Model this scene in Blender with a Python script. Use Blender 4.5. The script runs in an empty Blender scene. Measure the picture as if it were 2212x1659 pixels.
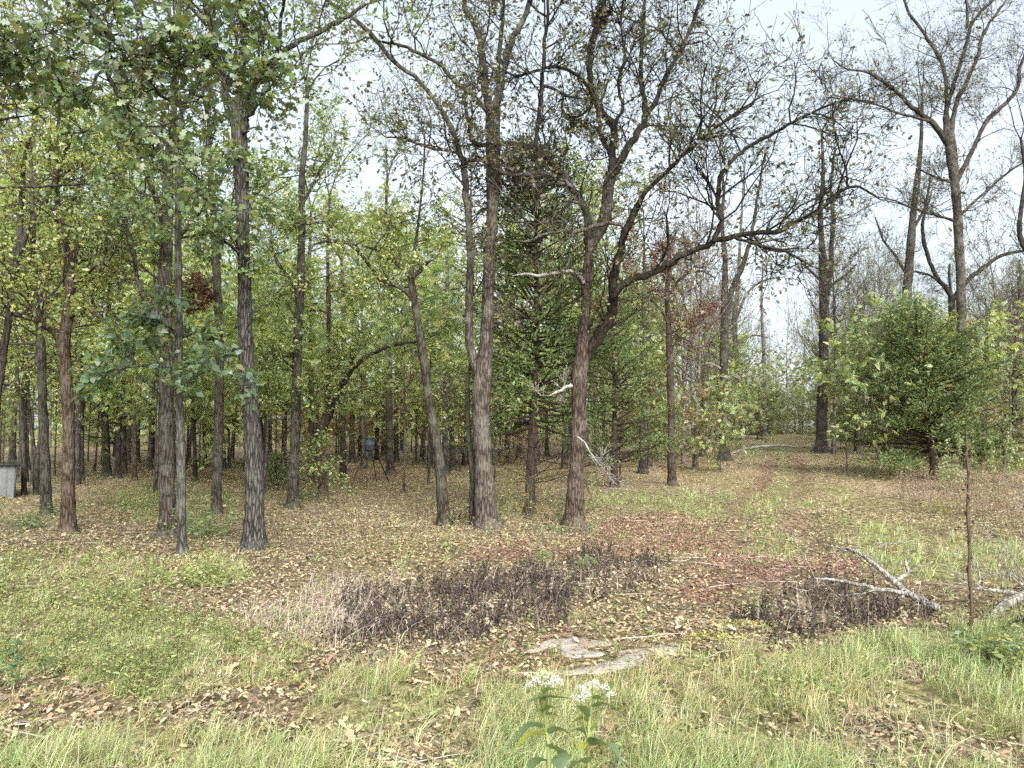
import bpy, math, random
import numpy as np
from math import radians, sin, cos, pi, sqrt

# ------------------------------------------------------------------ camera, sky, sun, exposure
SC = bpy.context.scene
COL = SC.collection
W0, H0, F0 = 2212.0, 1659.0, 1661.0            # picture frame used for reading positions, focal length in the same unit
CX, CY, HORIZON = W0 / 2, H0 / 2, 929.0
CAM = np.array([0.0, 0.0, 2.3])
PITCH = math.atan((HORIZON - CY) / F0)
cd = bpy.data.cameras.new('camera'); cam = bpy.data.objects.new('camera', cd); COL.objects.link(cam)
cam.location = CAM; cam.rotation_euler = (pi / 2 + PITCH, 0, 0)
cd.sensor_fit = 'HORIZONTAL'; cd.sensor_width = 36.0; cd.lens = 36.0 * F0 / W0
cd.clip_start = 0.05; cd.clip_end = 2000
SC.camera = cam

SUN_EL, SUN_ROT = radians(34), radians(165)     # high, behind the camera and a little to the right, veiled by cloud
wd = bpy.data.worlds.new('World'); SC.world = wd; wd.use_nodes = True
nt = wd.node_tree; nt.nodes.clear()
wo = nt.nodes.new('ShaderNodeOutputWorld'); bg = nt.nodes.new('ShaderNodeBackground')
sk = nt.nodes.new('ShaderNodeTexSky'); sk.sky_type = 'NISHITA'; sk.sun_disc = False
sk.sun_elevation = SUN_EL; sk.sun_rotation = SUN_ROT; sk.altitude = 100; sk.air_density = 1.0; sk.dust_density = 4.0; sk.ozone_density = 1.0
hs = nt.nodes.new('ShaderNodeHueSaturation'); hs.inputs['Saturation'].default_value = 0.4; hs.inputs['Value'].default_value = 0.68
tc = nt.nodes.new('ShaderNodeTexCoord')
cn = nt.nodes.new('ShaderNodeTexNoise'); cn.inputs['Scale'].default_value = 2.6; cn.inputs['Detail'].default_value = 5; cn.inputs['Roughness'].default_value = 0.55
cr = nt.nodes.new('ShaderNodeValToRGB'); cr.color_ramp.elements[0].position = 0.36; cr.color_ramp.elements[1].position = 0.66
cr.color_ramp.elements[0].color = (0, 0, 0, 1); cr.color_ramp.elements[1].color = (1, 1, 1, 1)
cm = nt.nodes.new('ShaderNodeMix'); cm.data_type = 'RGBA'
cm.inputs['B'].default_value = (1.5, 1.76, 1.86, 1)           # thin white cloud
nt.links.new(tc.outputs['Generated'], cn.inputs['Vector'])
nt.links.new(cn.outputs['Fac'], cr.inputs['Fac']); nt.links.new(cr.outputs['Color'], cm.inputs['Factor'])
nt.links.new(sk.outputs['Color'], hs.inputs['Color']); nt.links.new(hs.outputs['Color'], cm.inputs['A'])
nt.links.new(cm.outputs['Result'], bg.inputs['Color']); bg.inputs['Strength'].default_value = 0.09
nt.links.new(bg.outputs['Background'], wo.inputs['Surface'])

sl = bpy.data.lights.new('sun', 'SUN'); sl.energy = 1.3; sl.angle = radians(40); sl.color = (1.0, 0.98, 0.94)
so = bpy.data.objects.new('sun', sl); COL.objects.link(so)
# Nishita: rotation 0 puts the sun at +Y, growing clockwise seen from above
sd = np.array([sin(SUN_ROT) * cos(SUN_EL), cos(SUN_ROT) * cos(SUN_EL), sin(SUN_EL)])
import mathutils
so.rotation_euler = mathutils.Vector(tuple(-sd)).to_track_quat('-Z', 'Y').to_euler()
so.location = (4, -6, 20)

SC.view_settings.view_transform = 'Standard'; SC.view_settings.look = 'None'
SC.view_settings.exposure = 2.68; SC.view_settings.gamma = 1.0; SC.view_settings.use_curve_mapping = False
SC.cycles.max_bounces = 5; SC.cycles.diffuse_bounces = 3; SC.cycles.glossy_bounces = 2; SC.cycles.transmission_bounces = 5
SC.cycles.transparent_max_bounces = 4; SC.cycles.sample_clamp_indirect = 4.0
SC.cycles.use_denoising = False; SC.cycles.use_adaptive_sampling = True; SC.cycles.adaptive_threshold = 0.03

rng = np.random.default_rng(7); R = random.Random(11)

# ------------------------------------------------------------------ projection and terrain
cp, sp = cos(PITCH), sin(PITCH)
def ray(u, v):
    a = (np.asarray(u, float) - CX) / F0; b = (CY - np.asarray(v, float)) / F0
    return np.stack([a, cp - b * sp, sp + b * cp], -1)
def P(u, v, Y):
    d = ray(u, v); return CAM + d * (np.asarray(Y, float) / d[..., 1])[..., None]
def project(p):
    q = p - CAM; z = q[..., 1] * cp + q[..., 2] * sp; yv = -q[..., 1] * sp + q[..., 2] * cp
    z = np.maximum(z, 1e-3)
    return CX + F0 * q[..., 0] / z, CY - F0 * yv / z
_lat = np.random.default_rng(3).random((256, 256))
def vnoise(x, y, s=1.0, o=0):
    x = np.asarray(x, float) * s + 37.3 * o + 500; y = np.asarray(y, float) * s + 91.7 * o + 500
    xi = np.floor(x).astype(int); yi = np.floor(y).astype(int); fx = x - xi; fy = y - yi
    fx = fx * fx * (3 - 2 * fx); fy = fy * fy * (3 - 2 * fy)
    g = lambda i, j: _lat[i % 256, j % 256]
    return (g(xi, yi) * (1 - fx) + g(xi + 1, yi) * fx) * (1 - fy) + (g(xi, yi + 1) * (1 - fx) + g(xi + 1, yi + 1) * fx) * fy
def sstep(a, b, x):
    t = np.clip((np.asarray(x, float) - a) / (b - a), 0, 1); return t * t * (3 - 2 * t)
def hgt(x, y):
    x = np.asarray(x, float); y = np.asarray(y, float)
    t = np.clip(y - 20, 0, 72); a = 0.00023 + 0.00018 * sstep(-12, 14, x)
    h = a * t * t + (vnoise(x, y, .35, 1) - .5) * .22 * sstep(6, 12, y) + (vnoise(x, y, 1.1, 2) - .5) * .07
    # two wheel ruts on the track
    tx = .36 * y - .4
    for s in (-.8, .8):
        h = h - .06 * np.exp(-((x - tx - s) / .28) ** 2) * sstep(11, 16, y)
    return h
def G(u, v):
    d = ray(u, v); t = np.linspace(2.0, 120, 6000); p = CAM + d[None, :] * t[:, None]
    below = np.nonzero(p[:, 2] < hgt(p[:, 0], p[:, 1]))[0]
    q = p[below[0]] if len(below) else p[-1]
    return np.array([q[0], q[1], float(hgt(q[0], q[1]))])

# ------------------------------------------------------------------ mesh helpers
class MB:
    """collects polygons with a colour per vertex and links them as one mesh object"""
    def __init__(s): s.v = []; s.f = []; s.c = []; s.n = 0
    def add(s, verts, faces, col=None):
        verts = np.asarray(verts, float).reshape(-1, 3); faces = np.asarray(faces, int)
        s.v.append(verts); s.f.append(faces + s.n); s.n += len(verts)
        if col is None: col = (1, 1, 1)
        col = np.asarray(col, float)
        if col.ndim == 1: col = np.broadcast_to(col, (len(verts), 3))
        s.c.append(col)
    def mesh(s, name, mat, origin=(0, 0, 0), smooth=True):
        me = bpy.data.meshes.new(name)
        if not s.n: return me
        v = np.concatenate(s.v) - np.asarray(origin, float); c = np.concatenate(s.c)
        me.vertices.add(len(v)); me.vertices.foreach_set('co', v.astype(np.float32).ravel())
        loops = np.concatenate([f.ravel() for f in s.f]); tot = np.concatenate([np.full(len(f), f.shape[1]) for f in s.f])
        me.loops.add(len(loops)); me.loops.foreach_set('vertex_index', loops.astype(np.int32))
        me.polygons.add(len(tot)); st = np.concatenate([[0], np.cumsum(tot)[:-1]])
        me.polygons.foreach_set('loop_start', st.astype(np.int32)); me.polygons.foreach_set('loop_total', tot.astype(np.int32))
        if smooth: me.polygons.foreach_set('use_smooth', np.ones(len(tot), bool))
        at = me.color_attributes.new('Col', 'FLOAT_COLOR', 'POINT')
        at.data.foreach_set('color', np.concatenate([c, np.ones((len(c), 1))], 1).astype(np.float32).ravel())
        me.materials.append(mat); me.update(calc_edges=True)
        return me
    def build(s, name, mat, parent=None, smooth=True, loc=None):
        org = np.zeros(3)
        if parent is not None: org = np.array(parent.location)
        if loc is not None: org = np.asarray(loc, float)
        o = bpy.data.objects.new(name, s.mesh(name, mat, org, smooth)); COL.objects.link(o)
        if parent is not None: o.parent = parent
        elif loc is not None: o.location = loc
        return o
def tag(o, label=None, cat=None, group=None, kind=None):
    if label: o['label'] = label
    if cat: o['category'] = cat
    if group: o['group'] = group
    if kind: o['kind'] = kind
    return o
def empty(name, loc):
    o = bpy.data.objects.new(name, None); COL.objects.link(o); o.location = tuple(float(q) for q in loc); o.empty_display_size = .2; return o

def nrm(a): return a / np.maximum(np.linalg.norm(a, axis=-1, keepdims=True), 1e-9)
def tubes(mb, pts, rad, ns=5, col=(1, 1, 1), lump=0.0):
    """pts (B,n,3), rad (B,n): a batch of tapered tubes"""
    pts = np.asarray(pts, float); rad = np.asarray(rad, float); B, n, _ = pts.shape
    t = nrm(np.gradient(pts, axis=1)); m = nrm(pts[:, -1] - pts[:, 0])
    ref = np.where(np.abs(m[:, 2:3]) > .8, np.array([[0, 1., 0]]), np.array([[0, 0, 1.]]))
    a = nrm(np.cross(t, ref[:, None, :])); b = np.cross(t, a)
    th = np.arange(ns) * 2 * pi / ns
    rr = rad[:, :, None, None]
    if lump: rr = rr * (1 + lump * (rng.random((B, n, ns, 1)) - .5))
    ring = pts[:, :, None, :] + rr * (np.cos(th)[None, None, :, None] * a[:, :, None, :] + np.sin(th)[None, None, :, None] * b[:, :, None, :])
    i = np.arange(n - 1)[:, None] * ns; j = np.arange(ns)[None, :]; jn = (j + 1) % ns
    f = np.stack([i + j, i + jn, i + ns + jn, i + ns + j], -1).reshape(-1, 4)
    F = (f[None] + (np.arange(B) * n * ns)[:, None, None]).reshape(-1, 4)
    c = np.asarray(col, float)
    if c.ndim == 2: c = np.repeat(c, n * ns, 0)
    mb.add(ring.reshape(-1, 3), F, c)

def flush(mb, paths, col=(1, 1, 1)):
    groups = {}
    for pt, rd, ns in paths: groups.setdefault((len(pt), ns), []).append((pt, rd))
    for (n, ns), L in groups.items():
        tubes(mb, np.array([q[0] for q in L]), np.array([q[1] for q in L]), ns, col)

def smooth_path(pts, n):
    """Catmull-Rom through the points, n samples"""
    p = np.asarray(pts, float); k = len(p)
    if k == 2: return p[0] + (p[1] - p[0]) * np.linspace(0, 1, n)[:, None]
    q = np.vstack([2 * p[0] - p[1], p, 2 * p[-1] - p[-2]])
    L = np.concatenate([[0], np.cumsum(np.linalg.norm(np.diff(p[:, :3], axis=0), axis=1))]); s = np.linspace(0, L[-1], n)
    i = np.clip(np.searchsorted(L, s, 'right') - 1, 0, k - 2); t = ((s - L[i]) / np.maximum(L[i + 1] - L[i], 1e-9))[:, None]
    a, b, c, d = q[i], q[i + 1], q[i + 2], q[i + 3]
    return .5 * (2 * b + (c - a) * t + (2 * a - 5 * b + 4 * c - d) * t ** 2 + (3 * b - a - 3 * c + d) * t ** 3)

# ---- leaves: templates (x along the midrib, y across, z up), quads only
def _pairs(prof, curl=.18, droop=.22):
    v = []; f = []
    for x, y in prof:
        z = -droop * x * x
        v += [(x, y, z + curl * y), (x, -y, z + curl * y)]
    for i in range(len(prof) - 1): f.append((2 * i, 2 * i + 1, 2 * i + 3, 2 * i + 2))
    return np.array(v), np.array(f)
LEAF_OAK = _pairs([(0, .02), (.24, .27), (.36, .10), (.54, .36), (.66, .13), (.82, .24), (1, .03)])
LEAF_OAK_S = _pairs([(0, .03), (.28, .27), (.42, .13), (.66, .32), (1, .05)])
LEAF_OVAL = _pairs([(0, .02), (.3, .22), (.65, .2), (1, .02)])
LEAF_BIG = _pairs([(0, .02), (.2, .2), (.4, .3), (.6, .28), (.8, .16), (1, .01)])
LEAF_DRY = _pairs([(0, .03), (.3, .26), (.42, .16), (.62, .3), (1, .05)], curl=.75, droop=-.25)
LEAF_DRY2 = _pairs([(0, .04), (.4, .3), (1, .06)], curl=.6, droop=-.3)
LEAF_Q = (np.array([(0, 0, 0), (.55, -.3, .08), (1, 0, -.12), (.55, .3, .08)], float), np.array([(0, 1, 2, 3)]))
LEAF_N = (np.array([(0, -.06, 0), (1, -.05, -.1), (1, .05, -.1), (0, .06, 0)], float), np.array([(0, 1, 2, 3)]))
def _sprig():
    V = []; F = []
    for i in range(7):
        bx = .08 + .105 * i; a = (0.95, -0.95)[i % 2] * (1 - .05 * i) if i < 6 else 0; ca, sa = cos(a), sin(a); L = (.36, .40, .42, .40, .36, .32, .36)[i]; z = (.03, -.03, .05, -.01, .02, -.04, 0)[i]
        for x, y, zz in ((0, 0, 0), (.5 * L, -.27 * L, .03), (L, 0, -.05), (.5 * L, .27 * L, .03)):
            px = bx + x * ca - y * sa; py = x * sa + y * ca; V.append((px, py, z + zz - .16 * px * px - .12 * abs(py)))
        F.append(tuple(range(4 * i, 4 * i + 4)))
    return np.array(V), np.array(F)
LEAF_SPRIG = _sprig()
def frames(dirs, nor):
    x = nrm(dirs); y = nrm(np.cross(nor, x)); z = np.cross(x, y)
    return np.stack([x, y, z], -1)
def leaves(mb, pos, size, cols, tmpl, dirs=None, nor=None, flat=.0):
    N = len(pos)
    if N == 0: return
    if dirs is None:
        dirs = rng.normal(size=(N, 3)) * np.array([1, 1, .6]) + np.array([0, 0, -.25])
    if nor is None:
        nor = rng.normal(size=(N, 3)) * .75 + np.array([0, -.1, .8 + flat])
    M = frames(dirs, nor); V, F = tmpl
    size = np.broadcast_to(np.asarray(size, float), (N,))
    v = np.einsum('nij,kj->nki', M, V) * size[:, None, None] + np.asarray(pos)[:, None, :]
    f = (F[None] + (np.arange(N) * len(V))[:, None, None]).reshape(-1, F.shape[1])
    mb.add(v.reshape(-1, 3), f, np.repeat(cols, len(V), 0))
def pick(pal, N, jit=.16, w=None):
    pal = np.asarray(pal, float); i = rng.choice(len(pal), N, p=None if w is None else np.asarray(w) / np.sum(w))
    return np.clip(pal[i] * (1 + jit * rng.normal(size=(N, 1))) * (1 + .06 * rng.normal(size=(N, 3))), .004, .9)

# ------------------------------------------------------------------ materials
def new_mat(name):
    m = bpy.data.materials.new(name); m.use_nodes = True; n = m.node_tree; n.nodes.clear()
    out = n.nodes.new('ShaderNodeOutputMaterial'); return m, n, out
def N(n, typ, **kw):
    x = n.nodes.new('ShaderNode' + typ)
    for k, v in kw.items():
        if k in x.inputs: x.inputs[k].default_value = v
        else: setattr(x, k, v)
    return x
def ramp(n, fac, stops):
    r = n.nodes.new('ShaderNodeValToRGB'); e = r.color_ramp.elements
    while len(e) < len(stops): e.new(.5)
    for q, (p, c) in zip(e, stops): q.position = p; q.color = (*c, 1)
    n.links.new(fac, r.inputs['Fac']); return r.outputs['Color']
def mixc(n, fac, a, b, typ='MIX'):
    x = n.nodes.new('ShaderNodeMix'); x.data_type = 'RGBA'; x.blend_type = typ
    for s, k in ((fac, 'Factor'), (a, 'A'), (b, 'B')):
        if hasattr(s, 'links'): n.links.new(s, x.inputs[k])
        else: x.inputs[k].default_value = s if k == 'Factor' else (*s, 1)
    return x.outputs['Result']

def leaf_material(name, trans=.38, gloss=.06, rough=.5):
    m, n, out = new_mat(name)
    at = N(n, 'Attribute', attribute_name='Col')
    d = N(n, 'BsdfDiffuse', Roughness=.6); t = N(n, 'BsdfTranslucent'); g = N(n, 'BsdfGlossy', Roughness=rough)
    g.inputs['Color'].default_value = (.9, .95, 1, 1)
    tcol = mixc(n, 1.0, at.outputs['Color'], (1.25, 1.2, .6), 'MULTIPLY')
    n.links.new(at.outputs['Color'], d.inputs['Color']); n.links.new(tcol, t.inputs['Color'])
    a = N(n, 'MixShader', Fac=trans); n.links.new(d.outputs[0], a.inputs[1]); n.links.new(t.outputs[0], a.inputs[2])
    b = N(n, 'MixShader', Fac=gloss); n.links.new(a.outputs[0], b.inputs[1]); n.links.new(g.outputs[0], b.inputs[2])
    n.links.new(b.outputs[0], out.inputs['Surface']); return m
M_LEAF = leaf_material('leaf', .48, .05); M_DRY = leaf_material('dry_leaf', .12, .02, .7); M_NEEDLE = leaf_material('needle', .2, .03); M_GRASS = leaf_material('grass_blade', .35, .04)

def bark_material(name, ridge, fiss, lich, moss, lich_amt=.55, sc=1.0, bump=.7):
    m, n, out = new_mat(name)
    tcn = N(n, 'TexCoord'); oi = N(n, 'ObjectInfo')
    mp = N(n, 'Mapping'); mp.inputs['Scale'].default_value = (17 * sc, 17 * sc, 3.0 * sc); n.links.new(tcn.outputs['Object'], mp.inputs['Vector'])
    ns = N(n, 'TexNoise', Scale=2.0, Detail=3.0); n.links.new(mp.outputs[0], ns.inputs['Vector'])
    wv = mixc(n, .35, mp.outputs[0], ns.outputs['Color'], 'ADD')
    vo = N(n, 'TexVoronoi', feature='DISTANCE_TO_EDGE', Scale=1.0); n.links.new(wv, vo.inputs['Vector'])
    n1 = N(n, 'TexNoise', Scale=1.0, Detail=6.0, Roughness=.65); n.links.new(mp.outputs[0], n1.inputs['Vector'])
    fis = ramp(n, vo.outputs['Distance'], [(.0, (0, 0, 0)), (.22, (1, 1, 1))])
    base = mixc(n, fis, fiss, ridge)
    var = ramp(n, n1.outputs['Fac'], [(.25, (.55, .55, .55)), (.75, (1.4, 1.35, 1.3))])
    base = mixc(n, 1.0, base, var, 'MULTIPLY')
    n2 = N(n, 'TexNoise', Scale=2.3, Detail=5.0, Roughness=.7); n.links.new(tcn.outputs['Object'], n2.inputs['Vector'])
    lm = ramp(n, n2.outputs['Fac'], [(.47, (0, 0, 0)), (.62, (lich_amt,) * 3)])
    base = mixc(n, lm, base, lich)
    n3 = N(n, 'TexNoise', Scale=1.1, Detail=3.0); n.links.new(tcn.outputs['Object'], n3.inputs['Vector'])
    mm = ramp(n, n3.outputs['Fac'], [(.55, (0, 0, 0)), (.75, (.6, .6, .6))])
    base = mixc(n, mm, base, moss)
    base = mixc(n, 1.0, base, oi.outputs['Color'], 'MULTIPLY')
    bs = N(n, 'BsdfPrincipled', Roughness=.95); bs.inputs['Specular IOR Level'].default_value = .15
    n.links.new(base, bs.inputs['Base Color'])
    hm = mixc(n, .4, fis, n1.outputs['Color'])
    bp = N(n, 'Bump', Strength=bump, Distance=.03); n.links.new(hm, bp.inputs['Height']); n.links.new(bp.outputs[0], bs.inputs['Normal'])
    n.links.new(bs.outputs[0], out.inputs['Surface']); return m
M_BARK = bark_material('oak_bark', (.085, .075, .066), (.016, .014, .0125), (.15, .152, .135), (.042, .047, .025))
M_BARKR = bark_material('rough_bark', (.115, .105, .097), (.012, .010, .009), (.15, .15, .138), (.06, .057, .044), .35, 1.15, 1.0)
M_CEDAR = bark_material('cedar_bark', (.085, .06, .047), (.022, .016, .013), (.11, .10, .088), (.05, .043, .03), .3, 1.6)
M_PALE = bark_material('dead_wood', (.34, .325, .30), (.11, .10, .09), (.42, .42, .385), (.24, .235, .18), .6, 1.2, .5)

def plain(name, col, rough=.7, metal=0.0, noise=.25, scale=6.0, bump=.0):
    m, n, out = new_mat(name); tcn = N(n, 'TexCoord')
    a = N(n, 'TexNoise', Scale=scale, Detail=5.0, Roughness=.6); n.links.new(tcn.outputs['Object'], a.inputs['Vector'])
    v = ramp(n, a.outputs['Fac'], [(.3, (1 - noise,) * 3), (.7, (1 + noise * .7,) * 3)])
    b = N(n, 'BsdfPrincipled', Roughness=rough, Metallic=metal); n.links.new(mixc(n, 1.0, col, v, 'MULTIPLY'), b.inputs['Base Color'])
    if bump:
        bp = N(n, 'Bump', Strength=bump, Distance=.02); n.links.new(a.outputs['Fac'], bp.inputs['Height']); n.links.new(bp.outputs[0], b.inputs['Normal'])
    n.links.new(b.outputs[0], out.inputs['Surface']); return m
def attr_mat(name, rough=.8):
    m, n, out = new_mat(name); at = N(n, 'Attribute', attribute_name='Col')
    b = N(n, 'BsdfPrincipled', Roughness=rough); b.inputs['Specular IOR Level'].default_value = .2
    n.links.new(at.outputs['Color'], b.inputs['Base Color']); n.links.new(b.outputs[0], out.inputs['Surface']); return m
M_STALK = attr_mat('stalk')

# ------------------------------------------------------------------ ground cover zones, read in the picture and laid out on the terrain
def inpoly(u, v, poly):
    r = np.zeros(np.shape(u), bool); n = len(poly); j = n - 1
    for i in range(n):
        xi, yi = poly[i]; xj, yj = poly[j]
        with np.errstate(divide='ignore', invalid='ignore'):
            r ^= ((yi > v) != (yj > v)) & (u < (xj - xi) * (v - yi) / (yj - yi + 1e-12) + xi)
        j = i
    return r
Z_GRASS = [[(1340, 1440), (1500, 1425), (1700, 1405), (1900, 1385), (2050, 1350), (2240, 1335), (2400, 1330), (2600, 1800), (1100, 1800), (1120, 1600), (1150, 1480)],
           [(740, 1460), (900, 1435), (960, 1475), (1150, 1480), (1360, 1440), (1300, 1800), (880, 1800), (700, 1610)],
           [(-300, 1620), (0, 1600), (250, 1575), (500, 1615), (750, 1580), (940, 1659), (940, 1800), (-300, 1800)],
           [(1800, 1110), (1950, 1125), (2060, 1155), (2240, 1165), (2500, 1170), (2500, 1290), (2050, 1262), (1900, 1240), (1850, 1160)],
           [(1300, 1062), (1480, 1055), (1630, 1075), (1630, 1122), (1420, 1112), (1300, 1085)],
           [(1655, 1062), (1745, 1060), (1745, 1112), (1660, 1112)], [(1770, 1050), (1840, 1058), (1830, 1090)],
           [(1590, 965), (1700, 942), (1740, 950), (1705, 985), (1600, 995)]]
Z_WEED = [[(-300, 1300), (0, 1300), (250, 1270), (330, 1330), (420, 1350), (560, 1390), (720, 1400), (640, 1480), (500, 1505), (200, 1485), (-300, 1485)],
          [(0, 1200), (120, 1205), (330, 1200), (380, 1230), (330, 1290), (150, 1300), (-300, 1290), (-300, 1200)],
          [(380, 1210), (440, 1190), (520, 1215), (520, 1270), (400, 1275)],
          [(190, 1062), (330, 1042), (480, 1060), (520, 1105), (300, 1135)], [(2130, 1350), (2240, 1360), (2400, 1330), (2400, 1460), (2120, 1440)]]
Z_RED = [[(1290, 1130), (1400, 1115), (1520, 1120), (1580, 1160), (1540, 1215), (1440, 1200), (1330, 1215), (1270, 1180)],
         [(1530, 1200), (1620, 1190), (1740, 1195), (1860, 1205), (1850, 1240), (1700, 1250), (1620, 1260), (1520, 1240)],
         [(1020, 1180), (1260, 1165), (1270, 1200), (1020, 1205)], [(1480, 1240), (1570, 1250), (1560, 1300), (1480, 1290)],
         [(730, 1005), (880, 1003), (890, 1035), (740, 1038)], [(1635, 995), (1668, 995), (1668, 1062), (1630, 1062)], [(1695, 992), (1742, 992), (1745, 1040), (1700, 1040)],
         [(1130, 1365), (1280, 1360), (1260, 1385), (1140, 1392)], [(300, 1000), (450, 1000), (440, 1040), (320, 1040)]]
Z_DARK = [[(740, 1295), (900, 1262), (1100, 1225), (1240, 1212), (1440, 1200), (1455, 1245), (1310, 1285), (1190, 1345), (1030, 1390), (900, 1405), (760, 1410), (730, 1360)],
          [(1660, 1290), (1760, 1262), (1900, 1268), (2000, 1290), (2000, 1350), (1900, 1375), (1700, 1370), (1640, 1340)]]
Z_STRAW = [[(520, 1320), (690, 1275), (880, 1260), (900, 1310), (760, 1400), (600, 1390), (500, 1360)]]
Z_ROCK = [[(1108, 1398), (1180, 1386), (1260, 1384), (1330, 1392), (1300, 1402), (1200, 1408), (1120, 1410)],
          [(1150, 1446), (1240, 1426), (1340, 1412), (1470, 1398), (1490, 1406), (1400, 1422), (1300, 1440), (1220, 1454)]]
Z_BARE = [[(1750, 1570), (1900, 1555), (2000, 1590), (2100, 1570), (2212, 1600), (2212, 1659), (1800, 1659)], [(1690, 1480), (1790, 1490), (1780, 1530), (1690, 1520)],
          [(1880, 1440), (1990, 1430), (2060, 1470), (1980, 1500)], [(740, 1560), (1000, 1540), (1040, 1659), (760, 1659)]]
def track(x, y):
    d = np.abs(x - (.36 * y - .4) - .35 * np.sin(y * .19)) + (vnoise(x, y, 1.2, 40) - .5) * .8; on = (y > 13) & (y < 84)
    return on & (np.abs(d - .85) < .34), on & (d < .45), on & (d > 1.3) & (d < 2.0)        # ruts, grassy crown, verge
def zone(Z, x, y, h=None, jit=1.0):
    if h is None: h = hgt(x, y)
    u, v = project(np.stack([x, y, h], -1))
    k = jit * np.clip(1700 / np.maximum(y, 2) / 3, 8, 90)
    u = u + (vnoise(x, y, 1.3, 5) - .5) * 1.6 * k + (vnoise(x, y, 4, 6) - .5) * .9 * k
    v = v + (vnoise(x, y, 1.3, 7) - .5) * .7 * k + (vnoise(x, y, 4, 8) - .5) * .5 * k
    r = np.zeros(np.shape(u), bool)
    for p in Z: r |= inpoly(u, v, p)
    return r & (y > 2)

# ------------------------------------------------------------------ terrain sheet
def axis(a, d, grow, lim):
    p = list(a)
    while abs(p[-1]) < lim: p.append(p[-1] + d * 1.0); d *= grow
    return p
xs = axis(np.arange(0, 14, .17), .17, 1.12, 400); xs = np.array([-q for q in xs[:0:-1]] + list(xs))
ys = np.array([-400, -200, -90, -40, -20, -10, -5, -2, 0, 1] + list(axis(np.arange(2, 25, .17), .17, 1.06, 500)))
XX, YY = np.meshgrid(xs, ys); HH = hgt(XX, np.maximum(YY, 0))
HH = HH + (vnoise(XX, YY, 5, 3) - .5) * .035 * (YY < 30)
zg, zr, zd, zs, zk, zw, zb = [zone(q, XX, YY, hgt(XX, YY)).astype(float) for q in (Z_GRASS, Z_RED, Z_DARK, Z_STRAW, Z_ROCK, Z_WEED, Z_BARE)]
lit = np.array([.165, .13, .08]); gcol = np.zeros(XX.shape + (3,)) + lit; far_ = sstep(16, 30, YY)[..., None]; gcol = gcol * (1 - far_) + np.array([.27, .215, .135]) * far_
olive = sstep(.45, .7, vnoise(XX, YY, .35, 9))[..., None] * .6
gcol = gcol * (1 - olive) + np.array([.19, .165, .075]) * olive
for z, c, k in ((zw, (.19, .18, .085), .8), (zg, (.21, .20, .095), .8), (zr, (.18, .115, .08), .7), (zd, (.16, .125, .095), .8), (zs, (.30, .25, .19), .7), (zb, (.25, .19, .13), .9)):
    gcol = gcol * (1 - k * z[..., None]) + np.array(c) * k * z[..., None]
ru_, ce_, ve_ = [q.astype(float)[..., None] for q in track(XX, YY)]
gcol = gcol * (1 - .6 * ru_) + np.array([.17, .12, .08]) * .6 * ru_; gcol = gcol * (1 - .6 * ce_) + np.array([.19, .19, .085]) * .6 * ce_
mb = MB(); nx = len(xs); ny = len(ys)
ii = (np.arange(ny - 1)[:, None] * nx + np.arange(nx - 1)[None, :]).ravel()
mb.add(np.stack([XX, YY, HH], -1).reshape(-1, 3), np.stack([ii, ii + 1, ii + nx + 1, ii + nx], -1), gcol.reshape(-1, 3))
m, n, out = new_mat('leaf_litter_ground')
at = N(n, 'Attribute', attribute_name='Col'); tcn = N(n, 'TexCoord')
vo = N(n, 'TexVoronoi', Scale=13.0, Randomness=1.0); n.links.new(tcn.outputs['Object'], vo.inputs['Vector'])
v2 = N(n, 'TexVoronoi', Scale=5.0); n.links.new(tcn.outputs['Object'], v2.inputs['Vector'])
n1 = N(n, 'TexNoise', Scale=30.0, Detail=5.0, Roughness=.7); n.links.new(tcn.outputs['Object'], n1.inputs['Vector'])
c1 = ramp(n, vo.outputs['Color'], [(.1, (.35, .33, .3)), (.5, (.95, .95, .95)), (.9, (1.7, 1.65, 1.6))])
c2 = ramp(n, n1.outputs['Fac'], [(.3, (.35, .34, .32)), (.62, (1.25, 1.25, 1.25))])
col = mixc(n, 1.0, mixc(n, 1.0, at.outputs['Color'], c1, 'MULTIPLY'), c2, 'MULTIPLY')
b = N(n, 'BsdfPrincipled', Roughness=.95); b.inputs['Specular IOR Level'].default_value = .1; n.links.new(col, b.inputs['Base Color'])
hh = mixc(n, .5, vo.outputs['Color'], n1.outputs['Color']); bp = N(n, 'Bump', Strength=.9, Distance=.05); n.links.new(hh, bp.inputs['Height']); n.links.new(bp.outputs[0], b.inputs['Normal'])
n.links.new(b.outputs[0], out.inputs['Surface'])
o = mb.build('ground', m); tag(o, 'woodland floor of tan fallen leaves with grassy patches', 'ground', kind='structure')

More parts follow.
